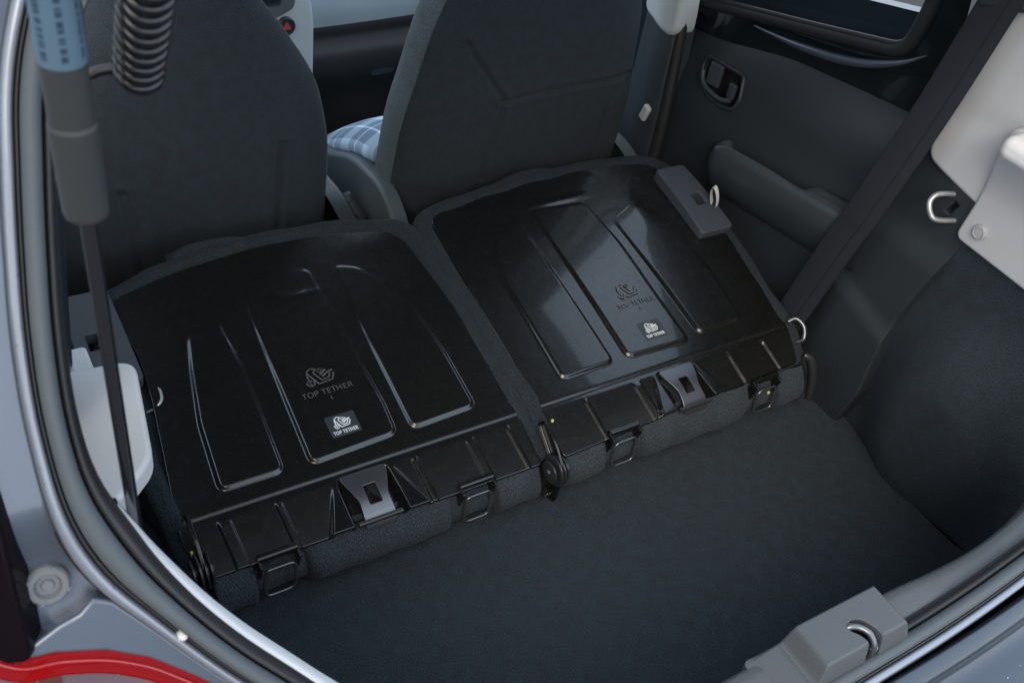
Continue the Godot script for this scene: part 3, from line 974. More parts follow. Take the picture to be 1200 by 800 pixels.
func build_front():
	M.shield = tri(mat(lin(0.075, 0.092, 0.098), 0.55), 12.0)
	var l := front_seat(-0.335, "left front seat in black cloth, right behind the coiled cable", [Vector2(0, 0.25), Vector2(0.13, 0.247), Vector2(0.2, 0.236), Vector2(0.28, 0.212), Vector2(0.37, 0.158), Vector2(0.45, 0.105), Vector2(0.55, 0.085), Vector2(0.9, 0.08)], [[Vector2(0.132, -0.1), Vector2(0.137, 0.20)], [Vector2(0.140, -0.1), Vector2(0.145, 0.20)], [Vector2(-0.10, 0.16), Vector2(-0.07, -0.1)], [Vector2(-0.108, 0.16), Vector2(-0.078, -0.1)]])
	var r := front_seat(0.285, "right front seat with a paler grey side bolster, beside the checked cushion", [Vector2(0, 0.256), Vector2(0.14, 0.250), Vector2(0.24, 0.232), Vector2(0.34, 0.212), Vector2(0.42, 0.182), Vector2(0.55, 0.13), Vector2(0.9, 0.10)], [[Vector2(-0.17, 0.33), Vector2(-0.086, 0.215), Vector2(0.03, 0.224), Vector2(0.20, 0.22)], [Vector2(-0.086, 0.215), Vector2(-0.10, 0.05), Vector2(-0.12, -0.1)], [Vector2(0.20, 0.215), Vector2(0.15, 0.16), Vector2(0.14, -0.1)]])
	var b := Buf.new()
	lathe(b, Transform3D(Basis(Vector3(0, 0, 1), 0.55) * Basis(Vector3(1, 0, 0), -0.5), Vector3(-0.026, -0.024, -0.585)), [Vector2(0, -0.03), Vector2(0.012, -0.03), Vector2(0.0135, -0.027), Vector2(0.0135, 0.012), Vector2(0.0155, 0.014), Vector2(0.0155, 0.024), Vector2(0.013, 0.027), Vector2(0, 0.027)], 24)
	obj("recline_knob", b, M.dark_plastic, r)
	# dashboard: a rounded shelf over a dark lower half
	var t := thing("dashboard", "dark dashboard between the front seats with a pale upper shelf", "dashboard", Vector3(0, -0.3, -1.25))
	b = Buf.new()
	var rows := []
	var prof := curve([Vector2(-1.06, -0.42), Vector2(-1.10, -0.25), Vector2(-1.12, -0.13), Vector2(-1.10, -0.055), Vector2(-1.11, -0.012), Vector2(-1.15, 0.002), Vector2(-1.16, 0.03), Vector2(-1.20, 0.075), Vector2(-1.30, 0.13), Vector2(-1.45, 0.16), Vector2(-1.6, 0.16)], 8)
	for j in 41:
		var x := lerpf(-0.66, 0.66, j / 40.0)
		var row := PackedVector3Array()
		for p in prof: row.push_back(Vector3(x, p.y, p.x - 0.10 * x * x))
		rows.append(row)
	var low := []
	var high := []
	for row in rows:
		low.append(row.slice(0, 49)); high.append(row.slice(48))
	net(b, low, false, true)
	obj("lower_dash", b, M.dash_low, t)
	b = Buf.new()
	net(b, high, false, true)
	obj("upper_dash", b, M.dash_top, t)
	b = Buf.new()
	sheet(b, rect(0.258, -0.072, 0.312, -0.062, 0.004), func(x, y): return Vector3(x, y, -1.112 - 0.10 * x * x + 0.012), 0.006, Vector3(0, 0, 1), 0.003, 0.012)
	obj("glovebox_handle", b, M.black_plastic, t)
	# centre stack
	b = Buf.new()
	sheet(b, rounded([Vector2(-0.13, 0.20), Vector2(0.075, 0.20), Vector2(0.088, 0.10), Vector2(0.080, -0.02), Vector2(0.060, -0.20), Vector2(-0.11, -0.20), Vector2(-0.14, 0.0)], 0.03), func(x, y): return Vector3(x, y, -1.03 - 0.15 * maxf(0.0, y + 0.05) - 1.2 * x * x), 0.01, Vector3(0, 0.2, 1), 0.012, 0.10)
	var cs := obj("centre_stack", b, M.silver_plastic, t)
	b = Buf.new()
	sheet(b, rounded([Vector2(-0.10, 0.19), Vector2(0.052, 0.19), Vector2(0.050, 0.135), Vector2(0.0, 0.118), Vector2(-0.10, 0.118)], 0.012), func(x, y): return Vector3(x, y, -1.03 - 0.15 * (y + 0.05) - 1.2 * x * x + 0.004), 0.008, Vector3(0, 0.2, 1), 0.003, 0.006)
	obj("display_surround", b, M.grey_plastic, cs)
	b = Buf.new()
	sheet(b, rect(-0.08, 0.145, 0.02, 0.182, 0.006), func(x, y): return Vector3(x, y, -1.03 - 0.15 * (y + 0.05) - 1.2 * x * x + 0.007), 0.008, Vector3(0, 0.2, 1), 0.002, 0.004)
	obj("display", b, M.door_paint, cs)
	var hz := Vector3(0.030, 0.100, -1.0505)
	var hb := Basis(Vector3(1, 0, 0), PI / 2 - 0.15)
	b = Buf.new()
	lathe(b, Transform3D(hb, hz), [Vector2(0, 0.002), Vector2(0.0125, 0.002), Vector2(0.0145, 0.006), Vector2(0.0165, 0.007), Vector2(0.0185, 0.005), Vector2(0.019, -0.006)], 28)
	obj("hazard_switch", b, M.black_plastic, cs)
	b = Buf.new()
	var tp := func(p): return hz + hb * Vector3(p.x, 0.0045, -p.y)
	stroke(b, [Vector2(-0.007, -0.005), Vector2(0.007, -0.005), Vector2(0, 0.008), Vector2(-0.007, -0.005)], 0.0035, tp, hb.y)
	stroke(b, [Vector2(-0.003, -0.002), Vector2(0.003, -0.002), Vector2(0, 0.003), Vector2(-0.003, -0.002)], 0.003, tp, hb.y)
	obj("hazard_triangle", b, M.hazard, cs)
	# steering wheel, just peeping past the left seat
	var sw := thing("steering_wheel", "black steering wheel rim peeping past the left front seat", "steering wheel", Vector3(-0.33, 0.10, -0.87))
	b = Buf.new()
	var ring := []
	var wb := Basis(Vector3(1, 0, 0), -0.5)
	for k in 64: ring.append(Vector3(-0.33, 0.10, -0.87) + wb * (Vector3(cos(TAU * k / 64), sin(TAU * k / 64), 0) * 0.185))
	tube(b, ring, 0.0145, 12, true)
	obj("rim", b, M.black_plastic, sw)
	b = Buf.new()
	rbox(b, Transform3D(wb, Vector3(-0.33, 0.09, -0.885)), Vector3(0.15, 0.12, 0.05), 0.024)
	for k in 3:
		var e := Vector3(cos(-PI / 2 + TAU * k / 3), sin(-PI / 2 + TAU * k / 3), 0)
		tube(b, [Vector3(-0.33, 0.10, -0.89), Vector3(-0.33, 0.10, -0.87) + wb * (e * 0.18)], 0.014, 10)
	tube(b, [Vector3(-0.33, 0.09, -0.9), Vector3(-0.33, 0.0, -1.1)], 0.03, 12)
	obj("hub", b, M.black_plastic, sw)
	# floor console between the seats
	b = Buf.new()
	rbox(b, Transform3D(Basis(), Vector3(-0.025, -0.26, -0.80)), Vector3(0.11, 0.15, 0.62), 0.03, 4)
	tag(obj("floor_console", b, M.black_plastic), "black floor console between the two front seats", "console")

# ---------------------------------------------------------------- right side: rear door, belt, trims, carpet
func build_right_side():
	# rear door: trim panel, painted frame, window
	var t := thing("rear_door", "right rear door with black trim panel, inner handle and armrest below its window", "car door", Vector3(0.65, -0.35, -0.25))
	var b := Buf.new()
	var trim := rounded([Vector2(-0.555, -0.34), Vector2(-0.545, 0.275), Vector2(-0.48, 0.297), Vector2(-0.399, 0.311), Vector2(-0.30, 0.328), Vector2(-0.192, 0.344), Vector2(-0.10, 0.360), Vector2(-0.028, 0.374), Vector2(0.06, 0.30), Vector2(0.06, -0.34)], 0.02)
	var surf := func(z: float, y: float) -> float: return 0.625 + 0.020 * pow(maxf(0.0, y - 0.20 - 0.15 * (z + 0.3)) / 0.10, 2) - 0.016 * smoothstep(0.24, 0.12, y) + 0.014 * smoothstep(-0.02, -0.14, y)
	var grip := rounded([Vector2(-0.470, 0.236), Vector2(-0.462, 0.252), Vector2(-0.365, 0.262), Vector2(-0.350, 0.222), Vector2(-0.356, 0.200), Vector2(-0.385, 0.192), Vector2(-0.430, 0.193), Vector2(-0.458, 0.210)], 0.008)
	sheet(b, trim, func(z, y): return Vector3(surf.call(z, y), y, z), 0.008, Vector3(-1, 0, 0), 0.005, 0.03, [grip])
	obj("door_trim", b, M.black_plastic, t)
	# inner handle in its cup
	b = Buf.new()
	sheet(b, rounded([Vector2(-0.477, 0.250), Vector2(-0.36, 0.268), Vector2(-0.343, 0.220), Vector2(-0.352, 0.190), Vector2(-0.435, 0.186), Vector2(-0.468, 0.206)], 0.012), func(z, y): return Vector3(surf.call(-0.41, 0.22) + 0.022, y, z), 0.006, Vector3(-1, 0, 0), 0.002, 0.004)
	var cup := obj("handle_cup", b, M.gap, t)
	b = Buf.new()
	var lp := []
	for p in grip: lp.append(Vector3(surf.call(p.x, p.y) - 0.001, p.y, p.x))
	tube(b, lp, 0.0042, 10, true)
	obj("cup_rim", b, M.black_plastic, cup)
	b = Buf.new()
	rbox(b, Transform3D(Basis(Vector3(0, 1, 0), 0.25), Vector3(0.622, 0.236, -0.424)), Vector3(0.010, 0.044, 0.030), 0.004)
	tube(b, curve([Vector3(0.617, 0.232, -0.452), Vector3(0.613, 0.214, -0.440), Vector3(0.612, 0.207, -0.415), Vector3(0.613, 0.207, -0.385), Vector3(0.618, 0.214, -0.366)], 6), 0.0048, 10)
	rbox(b, Transform3D(Basis(), Vector3(0.624, 0.228, -0.374)), Vector3(0.010, 0.030, 0.016), 0.003)
	obj("door_handle", b, M.dark_plastic, cup)
	# armrest pull: a lip with a hollow behind it
	b = Buf.new()
	var rows := []
	for k in 41:
		var f := k / 40.0
		var z := lerpf(-0.350, 0.03, f)
		var yt := 0.148 + 0.055 * f - 0.02 * pow(maxf(0.0, 1.0 - f * 6.0), 2)
		var out := 0.062 * sqrt(smoothstep(0.0, 0.10, f)) * (1.0 - 0.2 * f) + 0.004
		var row := PackedVector3Array()
		var hollow := smoothstep(0.07, 0.15, f) * (1.0 - smoothstep(0.40, 0.66, f))
		for q in curve([Vector2(-0.004, -0.02 - 0.03 * hollow), Vector2(0.22, 0.012 - 0.080 * hollow), Vector2(0.60, 0.012 - 0.075 * hollow), Vector2(0.78, 0.010), Vector2(0.95, 0.006), Vector2(1.0, -0.012), Vector2(0.92, -0.04), Vector2(0.55, -0.085), Vector2(-0.004, -0.12)], 5):
			row.push_back(Vector3(0.622 - out * q.x, yt + q.y, z))
		rows.append(row)
	net(b, rows)
	fan(b, rows[0], Vector3(0, 0, -1))
	var ar := obj("armrest", b, M.dark_plastic, t)
	b = Buf.new()
	rbox(b, Transform3D(Basis(Vector3(1, 0, 0), -0.14), Vector3(0.602, 0.128, -0.235)), Vector3(0.022, 0.036, 0.150), 0.008)
	obj("pull_pocket", b, M.gap, ar)
	# painted frame with the window opening
	b = Buf.new()
	var hole := rounded([Vector2(-0.545, 0.320), Vector2(-0.412, 0.356), Vector2(-0.275, 0.393), Vector2(-0.152, 0.428), Vector2(-0.075, 0.450), Vector2(-0.060, 0.52), Vector2(-0.05, 0.80), Vector2(-0.49, 0.86)], 0.03)
	var pane_x := func(y: float) -> float: return 0.664 - 0.16 * pow(maxf(0.0, y - 0.36), 1.3)
	sheet(b, rounded([Vector2(-0.56, 0.20), Vector2(-0.555, 0.90), Vector2(0.0, 0.88), Vector2(0.05, 0.5), Vector2(0.055, 0.20)], 0.03), func(z, y): return Vector3(pane_x.call(y) - 0.016 + 0.010 * smoothstep(-0.010, 0.010, (0.0 - y + (0.344 + 0.20 * (z + 0.40) + 0.9 * pow(maxf(0.0, z + 0.2), 2)))) * smoothstep(-0.50, -0.25, z), y, z), 0.0035, Vector3(-1, 0, 0), 0.006, 0.025, [hole])
	obj("door_frame", b, M.door_paint, t)
	b = Buf.new()
	var rp := curve([Vector3(0.634, 0.352, -0.38), Vector3(0.632, 0.362, -0.31), Vector3(0.631, 0.373, -0.25), Vector3(0.631, 0.390, -0.18), Vector3(0.632, 0.412, -0.12), Vector3(0.634, 0.440, -0.07), Vector3(0.638, 0.465, -0.04)], 8)
	var rr := []
	for k in rp.size(): rr.append(0.0012 + 0.0068 * sin(PI * clampf(k / (rp.size() - 1.0), 0.02, 0.98)))
	tube(b, rp, rr, 12)
	obj("frame_ridge", b, M.paint_mid, t)
	var w0 := thing_part("window", t)
	b = Buf.new()
	lp = []
	for p in hole: lp.append(Vector3(pane_x.call(p.y) - 0.018, p.y + 0.004, p.x))
	tube(b, lp, 0.0125, 10, true)
	obj("window_seal", b, M.rubber, w0)
	b = Buf.new()
	lp = []
	for p in hole: lp.append(Vector3(pane_x.call(p.y) - 0.024, p.y + 0.014, p.x))
	tube(b, lp, 0.0045, 8, true)
	obj("inner_lip", b, M.rubber, w0)
	b = Buf.new()
	sheet(b, hole, func(z, y): return Vector3(pane_x.call(y) + 0.004, y, z), 0.03, Vector3(-1, 0, 0), 0.0015, 0.003)
	obj("pane", b, M.glass, w0)
	b = Buf.new()
	for q in [[Vector3(0.648, 0.40, 0.012), 0.011], [Vector3(0.645, 0.352, 0.022), 0.007]]:
		rbox(b, Transform3D(Basis(Vector3(1, 0, 0), 0.4), q[0]), Vector3(0.014, q[1] * 2.4, q[1] * 1.6), 0.003)
	obj("latch_screw", b, M.bare, t)
	# front belt pillar between the doors
	t = thing("door_pillar_trim", "pillar trim behind the right front seat, pale above and dark below", "pillar trim", Vector3(0.6, -0.33, -0.55))
	b = Buf.new()
	sheet(b, rounded([Vector2(-0.62, -0.3), Vector2(-0.62, 0.285), Vector2(-0.528, 0.285), Vector2(-0.505, 0.0), Vector2(-0.50, -0.3)], 0.015), func(z, y): return Vector3(0.60 - 0.02 * smoothstep(-0.62, -0.54, z), y, z), 0.012, Vector3(-1, 0, 0), 0.012, 0.05)
	obj("lower_trim", b, M.dark_plastic, t)
	b = Buf.new()
	sheet(b, rounded([Vector2(-0.62, 0.280), Vector2(-0.63, 0.85), Vector2(-0.55, 0.85), Vector2(-0.522, 0.280)], 0.012), func(z, y): return Vector3(0.592 - 0.02 * smoothstep(-0.62, -0.54, z) - 0.08 * maxf(0.0, y - 0.3), y, z), 0.012, Vector3(-1, 0, 0), 0.012, 0.05)
	obj("upper_trim", b, M.silver_plastic, t)
	b = Buf.new()
	tube(b, curve([Vector3(0.585, -0.3, -0.485), Vector3(0.587, -0.02, -0.487), Vector3(0.592, 0.10, -0.494), Vector3(0.598, 0.25, -0.515), Vector3(0.596, 0.40, -0.532), Vector3(0.57, 0.84, -0.54)], 8), 0.012, 12)
	obj("door_seal", b, M.rubber, t)
	b = Buf.new()
	rbox(b, Transform3D(Basis(Vector3(1, 0, 0), 0.3), Vector3(0.573, 0.105, -0.53)), Vector3(0.012, 0.035, 0.018), 0.005)
	obj("belt_buckle_tip", b, M.silver_plastic, t)
	# seat belt
	t = thing("seat_belt", "dark woven seat belt running slanting down past the right rear door", "seat belt", Vector3(0.56, 0.0, 0.0))
	b = Buf.new()
	rows = []
	var cl := curve([Vector3(0.560, 0.75, 0.095), Vector3(0.560, 0.603, 0.077), Vector3(0.562, 0.432, 0.054), Vector3(0.560, 0.270, 0.027), Vector3(0.556, 0.13, 0.003), Vector3(0.553, -0.005, -0.020), Vector3(0.548, -0.10, -0.04)], 10)
	for k in cl.size():
		var row := PackedVector3Array()
		for q in 7:
			var g := q / 6.0 - 0.5
			row.push_back(cl[k] + Vector3(-0.010 * g - 0.003 * cos(g * PI), 0.004 * g, 0.0 + 0.066 * g) + Vector3(0, 0, 0.0))
		rows.append(row)
	var bb := Buf.new()
	net(bb, rows, false, true)
	for k in bb.v.size(): b.put(bb.v[k], bb.n[k], bb.t[k])
	b.i = bb.i
	obj("webbing", b, M.webbing, t)
	# folded double length near the top of the lower third
	b = Buf.new()
	rows = []
	for k in range(34, 61):
		var row := PackedVector3Array()
		for q in 7:
			var g := q / 6.0 - 0.5
			row.push_back(cl[k] + Vector3(-0.010 * g - 0.003 * cos(g * PI) - 0.004, 0.004 * g, 0.066 * g))
		rows.append(row)
	net(b, rows, false, true)
	obj("folded_webbing", b, M.webbing, t)
	b = Buf.new()
	rbox(b, Transform3D(Basis(Vector3(1, 0, 0), -0.3), Vector3(0.572, 0.62, 0.078)), Vector3(0.03, 0.04, 0.075), 0.008)
	obj("belt_guide", b, M.black_plastic, t)
	# black lower quarter trim with the seat striker
	t = thing("quarter_trim", "black quarter trim with a shiny striker loop, between seat belt and boot carpet", "side trim", Vector3(0.6, -0.14, 0.08))
	b = Buf.new()
	sheet(b, rounded([Vector2(-0.06, -0.16), Vector2(-0.03, 0.20), Vector2(0.02, 0.37), Vector2(0.07, 0.372), Vector2(0.12, 0.360), Vector2(0.165, 0.342), Vector2(0.172, 0.30), Vector2(0.145, 0.17), Vector2(0.132, 0.10), Vector2(0.136, 0.0), Vector2(0.14, -0.06), Vector2(0.12, -0.16)], 0.014), func(z, y): return Vector3(0.603 - 0.010 * smoothstep(0.26, 0.20, y) - 0.010 * smoothstep(0.12, 0.08, y + 0.25 * z) + 0.02 * smoothstep(0.03, -0.05, z), y, z), 0.006, Vector3(-1, 0, 0), 0.004, 0.03, [rounded([Vector2(0.115, 0.298), Vector2(0.125, 0.326), Vector2(0.140, 0.322), Vector2(0.132, 0.296)], 0.004)])
	obj("trim_panel", b, M.black_plastic, t)
	b = Buf.new()
	rbox(b, Transform3D(Basis(), Vector3(0.625, 0.31, 0.127)), Vector3(0.02, 0.05, 0.05), 0.004)
	obj("striker_pocket", b, M.gap, t)
	b = Buf.new()
	tube(b, curve([Vector3(0.622, 0.330, 0.128), Vector3(0.588, 0.330, 0.114), Vector3(0.575, 0.326, 0.110), Vector3(0.568, 0.317, 0.112), Vector3(0.568, 0.304, 0.121), Vector3(0.577, 0.297, 0.131), Vector3(0.622, 0.297, 0.147)], 8), 0.0042, 14)
	obj("striker_loop", b, M.satin, t)
	# pale pillar trim
	t = thing("pillar_trim", "pale grey pillar trim behind the upper seat belt on the right", "pillar trim", Vector3(0.6, 0.35, 0.1))
	b = Buf.new()
	sheet(b, rounded([Vector2(0.066, 0.366), Vector2(0.165, 0.342), Vector2(0.20, 0.40), Vector2(0.32, 0.55), Vector2(0.27, 0.86), Vector2(-0.02, 0.87), Vector2(0.02, 0.60)], 0.01), func(z, y): return Vector3(0.590 + 0.12 * maxf(0.0, z - 0.06) + 0.020 * pow(maxf(0.0, 0.10 - z) / 0.1, 2) - 0.10 * maxf(0.0, y - 0.45), y, z), 0.01, Vector3(-1, 0, 0), 0.008, 0.04)
	obj("trim_panel", b, M.pale_plastic, t)
	t = thing("lower_pillar_trim", "pale grey boot side trim held by a round clip, above the carpet", "side trim", Vector3(0.6, 0.29, 0.2))
	b = Buf.new()
	sheet(b, rounded([Vector2(0.162, 0.286), Vector2(0.166, 0.345), Vector2(0.168, 0.40), Vector2(0.172, 0.47), Vector2(0.50, 0.48), Vector2(0.52, 0.285), Vector2(0.30, 0.283)], 0.008), func(z, y): return Vector3(0.594 - 0.02 * smoothstep(0.36, 0.45, y), y, z), 0.01, Vector3(-1, 0, 0), 0.006, 0.03)
	obj("trim_panel", b, M.pale_plastic, t)
	b = Buf.new()
	lathe(b, Transform3D(Basis(Vector3(0, 0, 1), PI / 2), Vector3(0.592, 0.312, 0.190)), [Vector2(0, 0.0035), Vector2(0.006, 0.0035), Vector2(0.0068, 0.002), Vector2(0.0075, 0.002), Vector2(0.0085, 0.0042), Vector2(0.0105, 0.0034), Vector2(0.0115, 0.0), Vector2(0.0115, -0.004)], 28)
	obj("push_clip", b, M.clip, t)
	t = thing("shelf_support", "white moulded shelf ledge on the right side wall", "ledge", Vector3(0.58, 0.46, 0.3))
	b = Buf.new()
	rbox(b, Transform3D(Basis(Vector3(0, 1, 0), 0.05), Vector3(0.590, 0.464, 0.345)), Vector3(0.10, 0.034, 0.33), 0.014, 5)
	obj("ledge", b, M.white_plastic, t)
	# carpet over the wheel arches, both sides
	for s in [1.0, -1.0]:
		b = Buf.new()
		sheet(b, rounded([Vector2(0.10, -0.16), Vector2(0.125, 0.0), Vector2(0.128, 0.10), Vector2(0.140, 0.17), Vector2(0.168, 0.30), Vector2(0.56, 0.30), Vector2(0.56, -0.16)], 0.01), func(z, y):
			var p := Vector2((z - 0.285) / 0.135, (y + 0.02) / 0.20)
			var g := 0.062 * (1.0 - smoothstep(0.35, 1.25, p.length())) + 0.03 * smoothstep(0.30, 0.52, z) * smoothstep(0.2, -0.1, y)
			return Vector3(s * (0.616 - g - 0.012 * smoothstep(0.15, 0.30, y)), y, z), 0.008, Vector3(-s, 0, 0), 0.004, 0.02)
		tag(obj("wheel_arch_carpet", b, M.carpet), "dark carpet moulded over the %s wheel arch" % ("right" if s > 0 else "left"), "boot lining", "wheel arch carpets")
	# dark side filler below the door, beside the seat
	for s in [1.0, -1.0]:
		b = Buf.new()
		rbox(b, Transform3D(Basis(), Vector3(s * 0.605, -0.22, -0.22)), Vector3(0.07, 0.30, 0.56), 0.03, 4)
		tag(obj("inner_sill", b, M.black_plastic), "dark plastic door sill low beside the %s rear seat" % ("right" if s > 0 else "left"), "door sill", "inner door sills")
	# left door, hidden by the seats but for its dark inside
	t = thing("left_door_trim", "dark inside of the left rear door behind the strut", "car door", Vector3(-0.63, -0.35, -0.3))
	b = Buf.new()
	sheet(b, rounded([Vector2(-1.5, -0.34), Vector2(-1.5, 0.28), Vector2(-0.45, 0.33), Vector2(-0.02, 0.40), Vector2(0.06, 0.35), Vector2(0.06, -0.34)], 0.03), func(z, y): return Vector3(-0.635 - 0.03 * smoothstep(0.2, 0.4, y), y, z), 0.02, Vector3(1, 0, 0), 0.008, 0.03)
	obj("door_trim", b, M.black_plastic, t)

func thing_part(called: String, parent: Node3D) -> Node3D:
	var o := Node3D.new()
	o.name = called
	parent.add_child(o, true)
	return o

# ---------------------------------------------------------------- hatch opening: seal, flanges, sill, latch
func hatch_path() -> Array:
	var half := [Vector3(-0.52, 0.925, 0.265), Vector3(-0.585, 0.890, 0.280), Vector3(-0.618, 0.829, 0.312), Vector3(-0.632, 0.796, 0.327), Vector3(-0.641, 0.761, 0.345), Vector3(-0.649, 0.723, 0.363), Vector3(-0.656, 0.684, 0.383), Vector3(-0.660, 0.642, 0.404), Vector3(-0.658, 0.601, 0.425), Vector3(-0.646, 0.563, 0.443), Vector3(-0.626, 0.528, 0.461), Vector3(-0.601, 0.491, 0.480), Vector3(-0.575, 0.458, 0.496), Vector3(-0.53, 0.405, 0.522), Vector3(-0.47, 0.350, 0.548), Vector3(-0.39, 0.295, 0.572), Vector3(-0.30, 0.252, 0.589), Vector3(-0.20, 0.229, 0.597), Vector3(-0.10, 0.223, 0.600)]
	var all := half.duplicate()
	all.append(Vector3(0, 0.222, 0.599))
	for k in half.size():
		var p: Vector3 = half[half.size() - 1 - k]
		all.append(Vector3(-p.x, p.y, p.z - 0.005 * exp(-pow((p.x + 0.2) / 0.15, 2))))
	return curve(all, 5)

func seal_scale(p: Vector3) -> float:
	return 0.62 + 0.22 * exp(-pow((p.y - 0.572) / 0.036, 2)) + 0.28 * smoothstep(0.30, 0.23, p.y)

func build_hatch():
	var path := hatch_path()
	var nrm := []
	var scale := []
	for p in path:
		var w := smoothstep(0.50, 0.25, p.y)
		nrm.append(Vector3(0, 0.447, 0.894).lerp(Vector3(0, 0.92, 0.40), w).normalized())
		scale.append(seal_scale(p))
	var t := thing("hatch_seal", "grey rubber hatch seal curving round the boot opening", "rubber seal", Vector3(0, 0.22, 0.5))
	var bulb := []
	for k in 13:
		var a := PI * k / 12.0
		bulb.append(Vector2(-cos(a) * 0.0078, 0.001 + 0.0085 * sin(a)))
	var b := Buf.new()
	sweep(b, path, nrm, bulb, scale)
	obj("bulb", b, M.seal_rubber, t)
	b = Buf.new()
	sweep(b, path, nrm, [Vector2(-0.0165, -0.010), Vector2(-0.0155, -0.001), Vector2(-0.0135, 0.0025), Vector2(-0.0105, 0.002), Vector2(-0.0085, -0.002), Vector2(-0.0078, -0.006)], scale)
	sweep(b, path, nrm, [Vector2(0.0078, -0.006), Vector2(0.0085, -0.0005), Vector2(0.0100, 0.0012), Vector2(0.0115, -0.0008), Vector2(0.012, -0.006)], scale)
	obj("lip", b, M.rubber, t)
	b = Buf.new()
	sweep(b, path, nrm, [Vector2(-0.020, -0.008), Vector2(0.024, -0.008)], scale)
	obj("channel", b, M.gap, t)
	# painted flange outside the seal
	t = thing("hatch_flange", "bright painted flange running along the outside of the hatch seal", "body flange", Vector3(0, 0.22, 0.55))
	b = Buf.new()
	sweep(b, path, nrm, [Vector2(0.0118, -0.008), Vector2(0.0122, 0.000), Vector2(0.0135, 0.0022), Vector2(0.0165, 0.003), Vector2(0.0200, 0.0022), Vector2(0.0215, -0.0005), Vector2(0.022, -0.008)], scale)
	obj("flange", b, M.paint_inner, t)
	b = Buf.new()
	var rg0 := RandomNumberGenerator.new()
	rg0.seed = 77
	for k in 110:
		var q := rg0.randi_range(14, 150)
		var d0: Vector3 = (path[q + 1] - path[q - 1]).normalized()
		var n0: Vector3 = nrm[q]
		var at: Vector3 = path[q] + d0.cross(n0) * rg0.randf_range(0.014, 0.020) * scale[q] + n0 * 0.0022
		var r := rg0.randf_range(0.0002, 0.0006)
		var ux := n0.cross(d0).normalized()
		lathe(b, Transform3D(Basis(ux, n0, ux.cross(n0)), at), [Vector2(0, r * 0.8), Vector2(r * 0.8, r * 0.5), Vector2(r, -0.0006)], 6)
	obj("dust", b, M.gap, t).set_meta("kind", "stuff")
	# grey plastic sill trim on the inside of the loading edge
	t = thing("sill_trim", "grey plastic loading sill trim along the rear edge of the carpet", "sill trim", Vector3(0, 0.1, 0.55))
	b = Buf.new()
	var rows := []
	for k in 91:
		var x := lerpf(-0.56, 0.56, k / 90.0)
		var up := 0.16 * pow(maxf(0.0, absf(x) - 0.18) / 0.38, 2.2) * 1.15
		var dz := -0.11 * pow(maxf(0.0, absf(x) - 0.20) / 0.38, 2.0)
		var dip := 0.006 * smoothstep(0.10, 0.16, x) * (1.0 - smoothstep(0.19, 0.26, x))
		var row := PackedVector3Array()
		for p in [[-0.15, 0.475], [0.0, 0.51], [0.10, 0.528], [0.17, 0.536], [0.205, 0.540], [0.2165, 0.543], [0.2215, 0.548], [0.2225, 0.556], [0.2215, 0.568], [0.2185, 0.580], [0.214, 0.586], [0.205, 0.588]]:
			var f := smoothstep(-0.15, 0.2, p[0])
			row.push_back(Vector3(x, p[0] + up * f - dip * (1.0 if p[1] > 0.541 else 0.0), p[1] + dz * f + 0.004 * smoothstep(0.0, 0.2, absf(x))))
		rows.append(row)
	net(b, rows, false, true)
	obj("trim_panel", b, M.sill_plastic, t)
	# latch cover in the middle of the sill
	t = thing("latch_cover", "grey moulded latch cover with a metal striker on the sill", "latch", Vector3(-0.02, 0.22, 0.565))
	b = Buf.new()
	var top := PackedVector2Array()
	var oc := rounded([Vector2(-0.124, 0.541), Vector2(0.050, 0.541), Vector2(0.052, 0.604), Vector2(-0.126, 0.604)], 0.006)
	var slot := rounded([Vector2(-0.020, 0.612), Vector2(-0.020, 0.584), Vector2(-0.030, 0.570), Vector2(-0.020, 0.562), Vector2(-0.006, 0.566), Vector2(0.001, 0.582), Vector2(0.002, 0.612)], 0.006)
	var cover := func(x: float, z: float) -> float:
		var sx := 1.0 - smoothstep(0.052, 0.066, absf(x + 0.022) - 0.004) if x > -0.022 else 1.0 - 0.66 * smoothstep(0.050, 0.064, absf(x + 0.022)) - 0.34 * smoothstep(0.066, 0.102, absf(x + 0.022))
		return 0.2195 + 0.0355 * minf(sx, 1.0 - smoothstep(0.590, 0.602, z)) * smoothstep(0.5395, 0.545, z)
	var notch := PackedVector2Array()
	var clipped := Geometry2D.clip_polygons(oc, slot)
	for c in clipped:
		if c.size() > notch.size(): notch = c
	sheet(b, notch, func(x, z): return Vector3(x, cover.call(x, z), z), 0.0014, Vector3(0, 1, 0), 0.0012, 0.016)
	obj("cover", b, M.sill_plastic, t)
	b = Buf.new()
	rbox(b, Transform3D(Basis(), Vector3(-0.010, 0.222, 0.585)), Vector3(0.05, 0.012, 0.04), 0.003)
	obj("latch_pocket", b, M.gap, t)
	b = Buf.new()
	tube(b, curve([Vector3(-0.031, 0.240, 0.572), Vector3(-0.026, 0.252, 0.568), Vector3(-0.016, 0.254, 0.573), Vector3(-0.009, 0.252, 0.583), Vector3(-0.007, 0.242, 0.592), Vector3(-0.007, 0.224, 0.594)], 8), 0.0035, 12)
	obj("striker", b, M.bare, t)
	b = Buf.new()
	lathe(b, Transform3D(Basis(Vector3(1, 0, 0), 0.5), Vector3(-0.006, 0.236, 0.590)), [Vector2(0, 0.006), Vector2(0.004, 0.006), Vector2(0.005, 0.004), Vector2(0.005, -0.006)], 8)
	obj("latch_bolt", b, M.bare, t)
	# bumper top behind the sill
	t = thing("bumper", "dark blue-grey painted bumper just outside the loading sill", "bumper", Vector3(0, 0.0, 0.64))
	b = Buf.new()
	rows = []
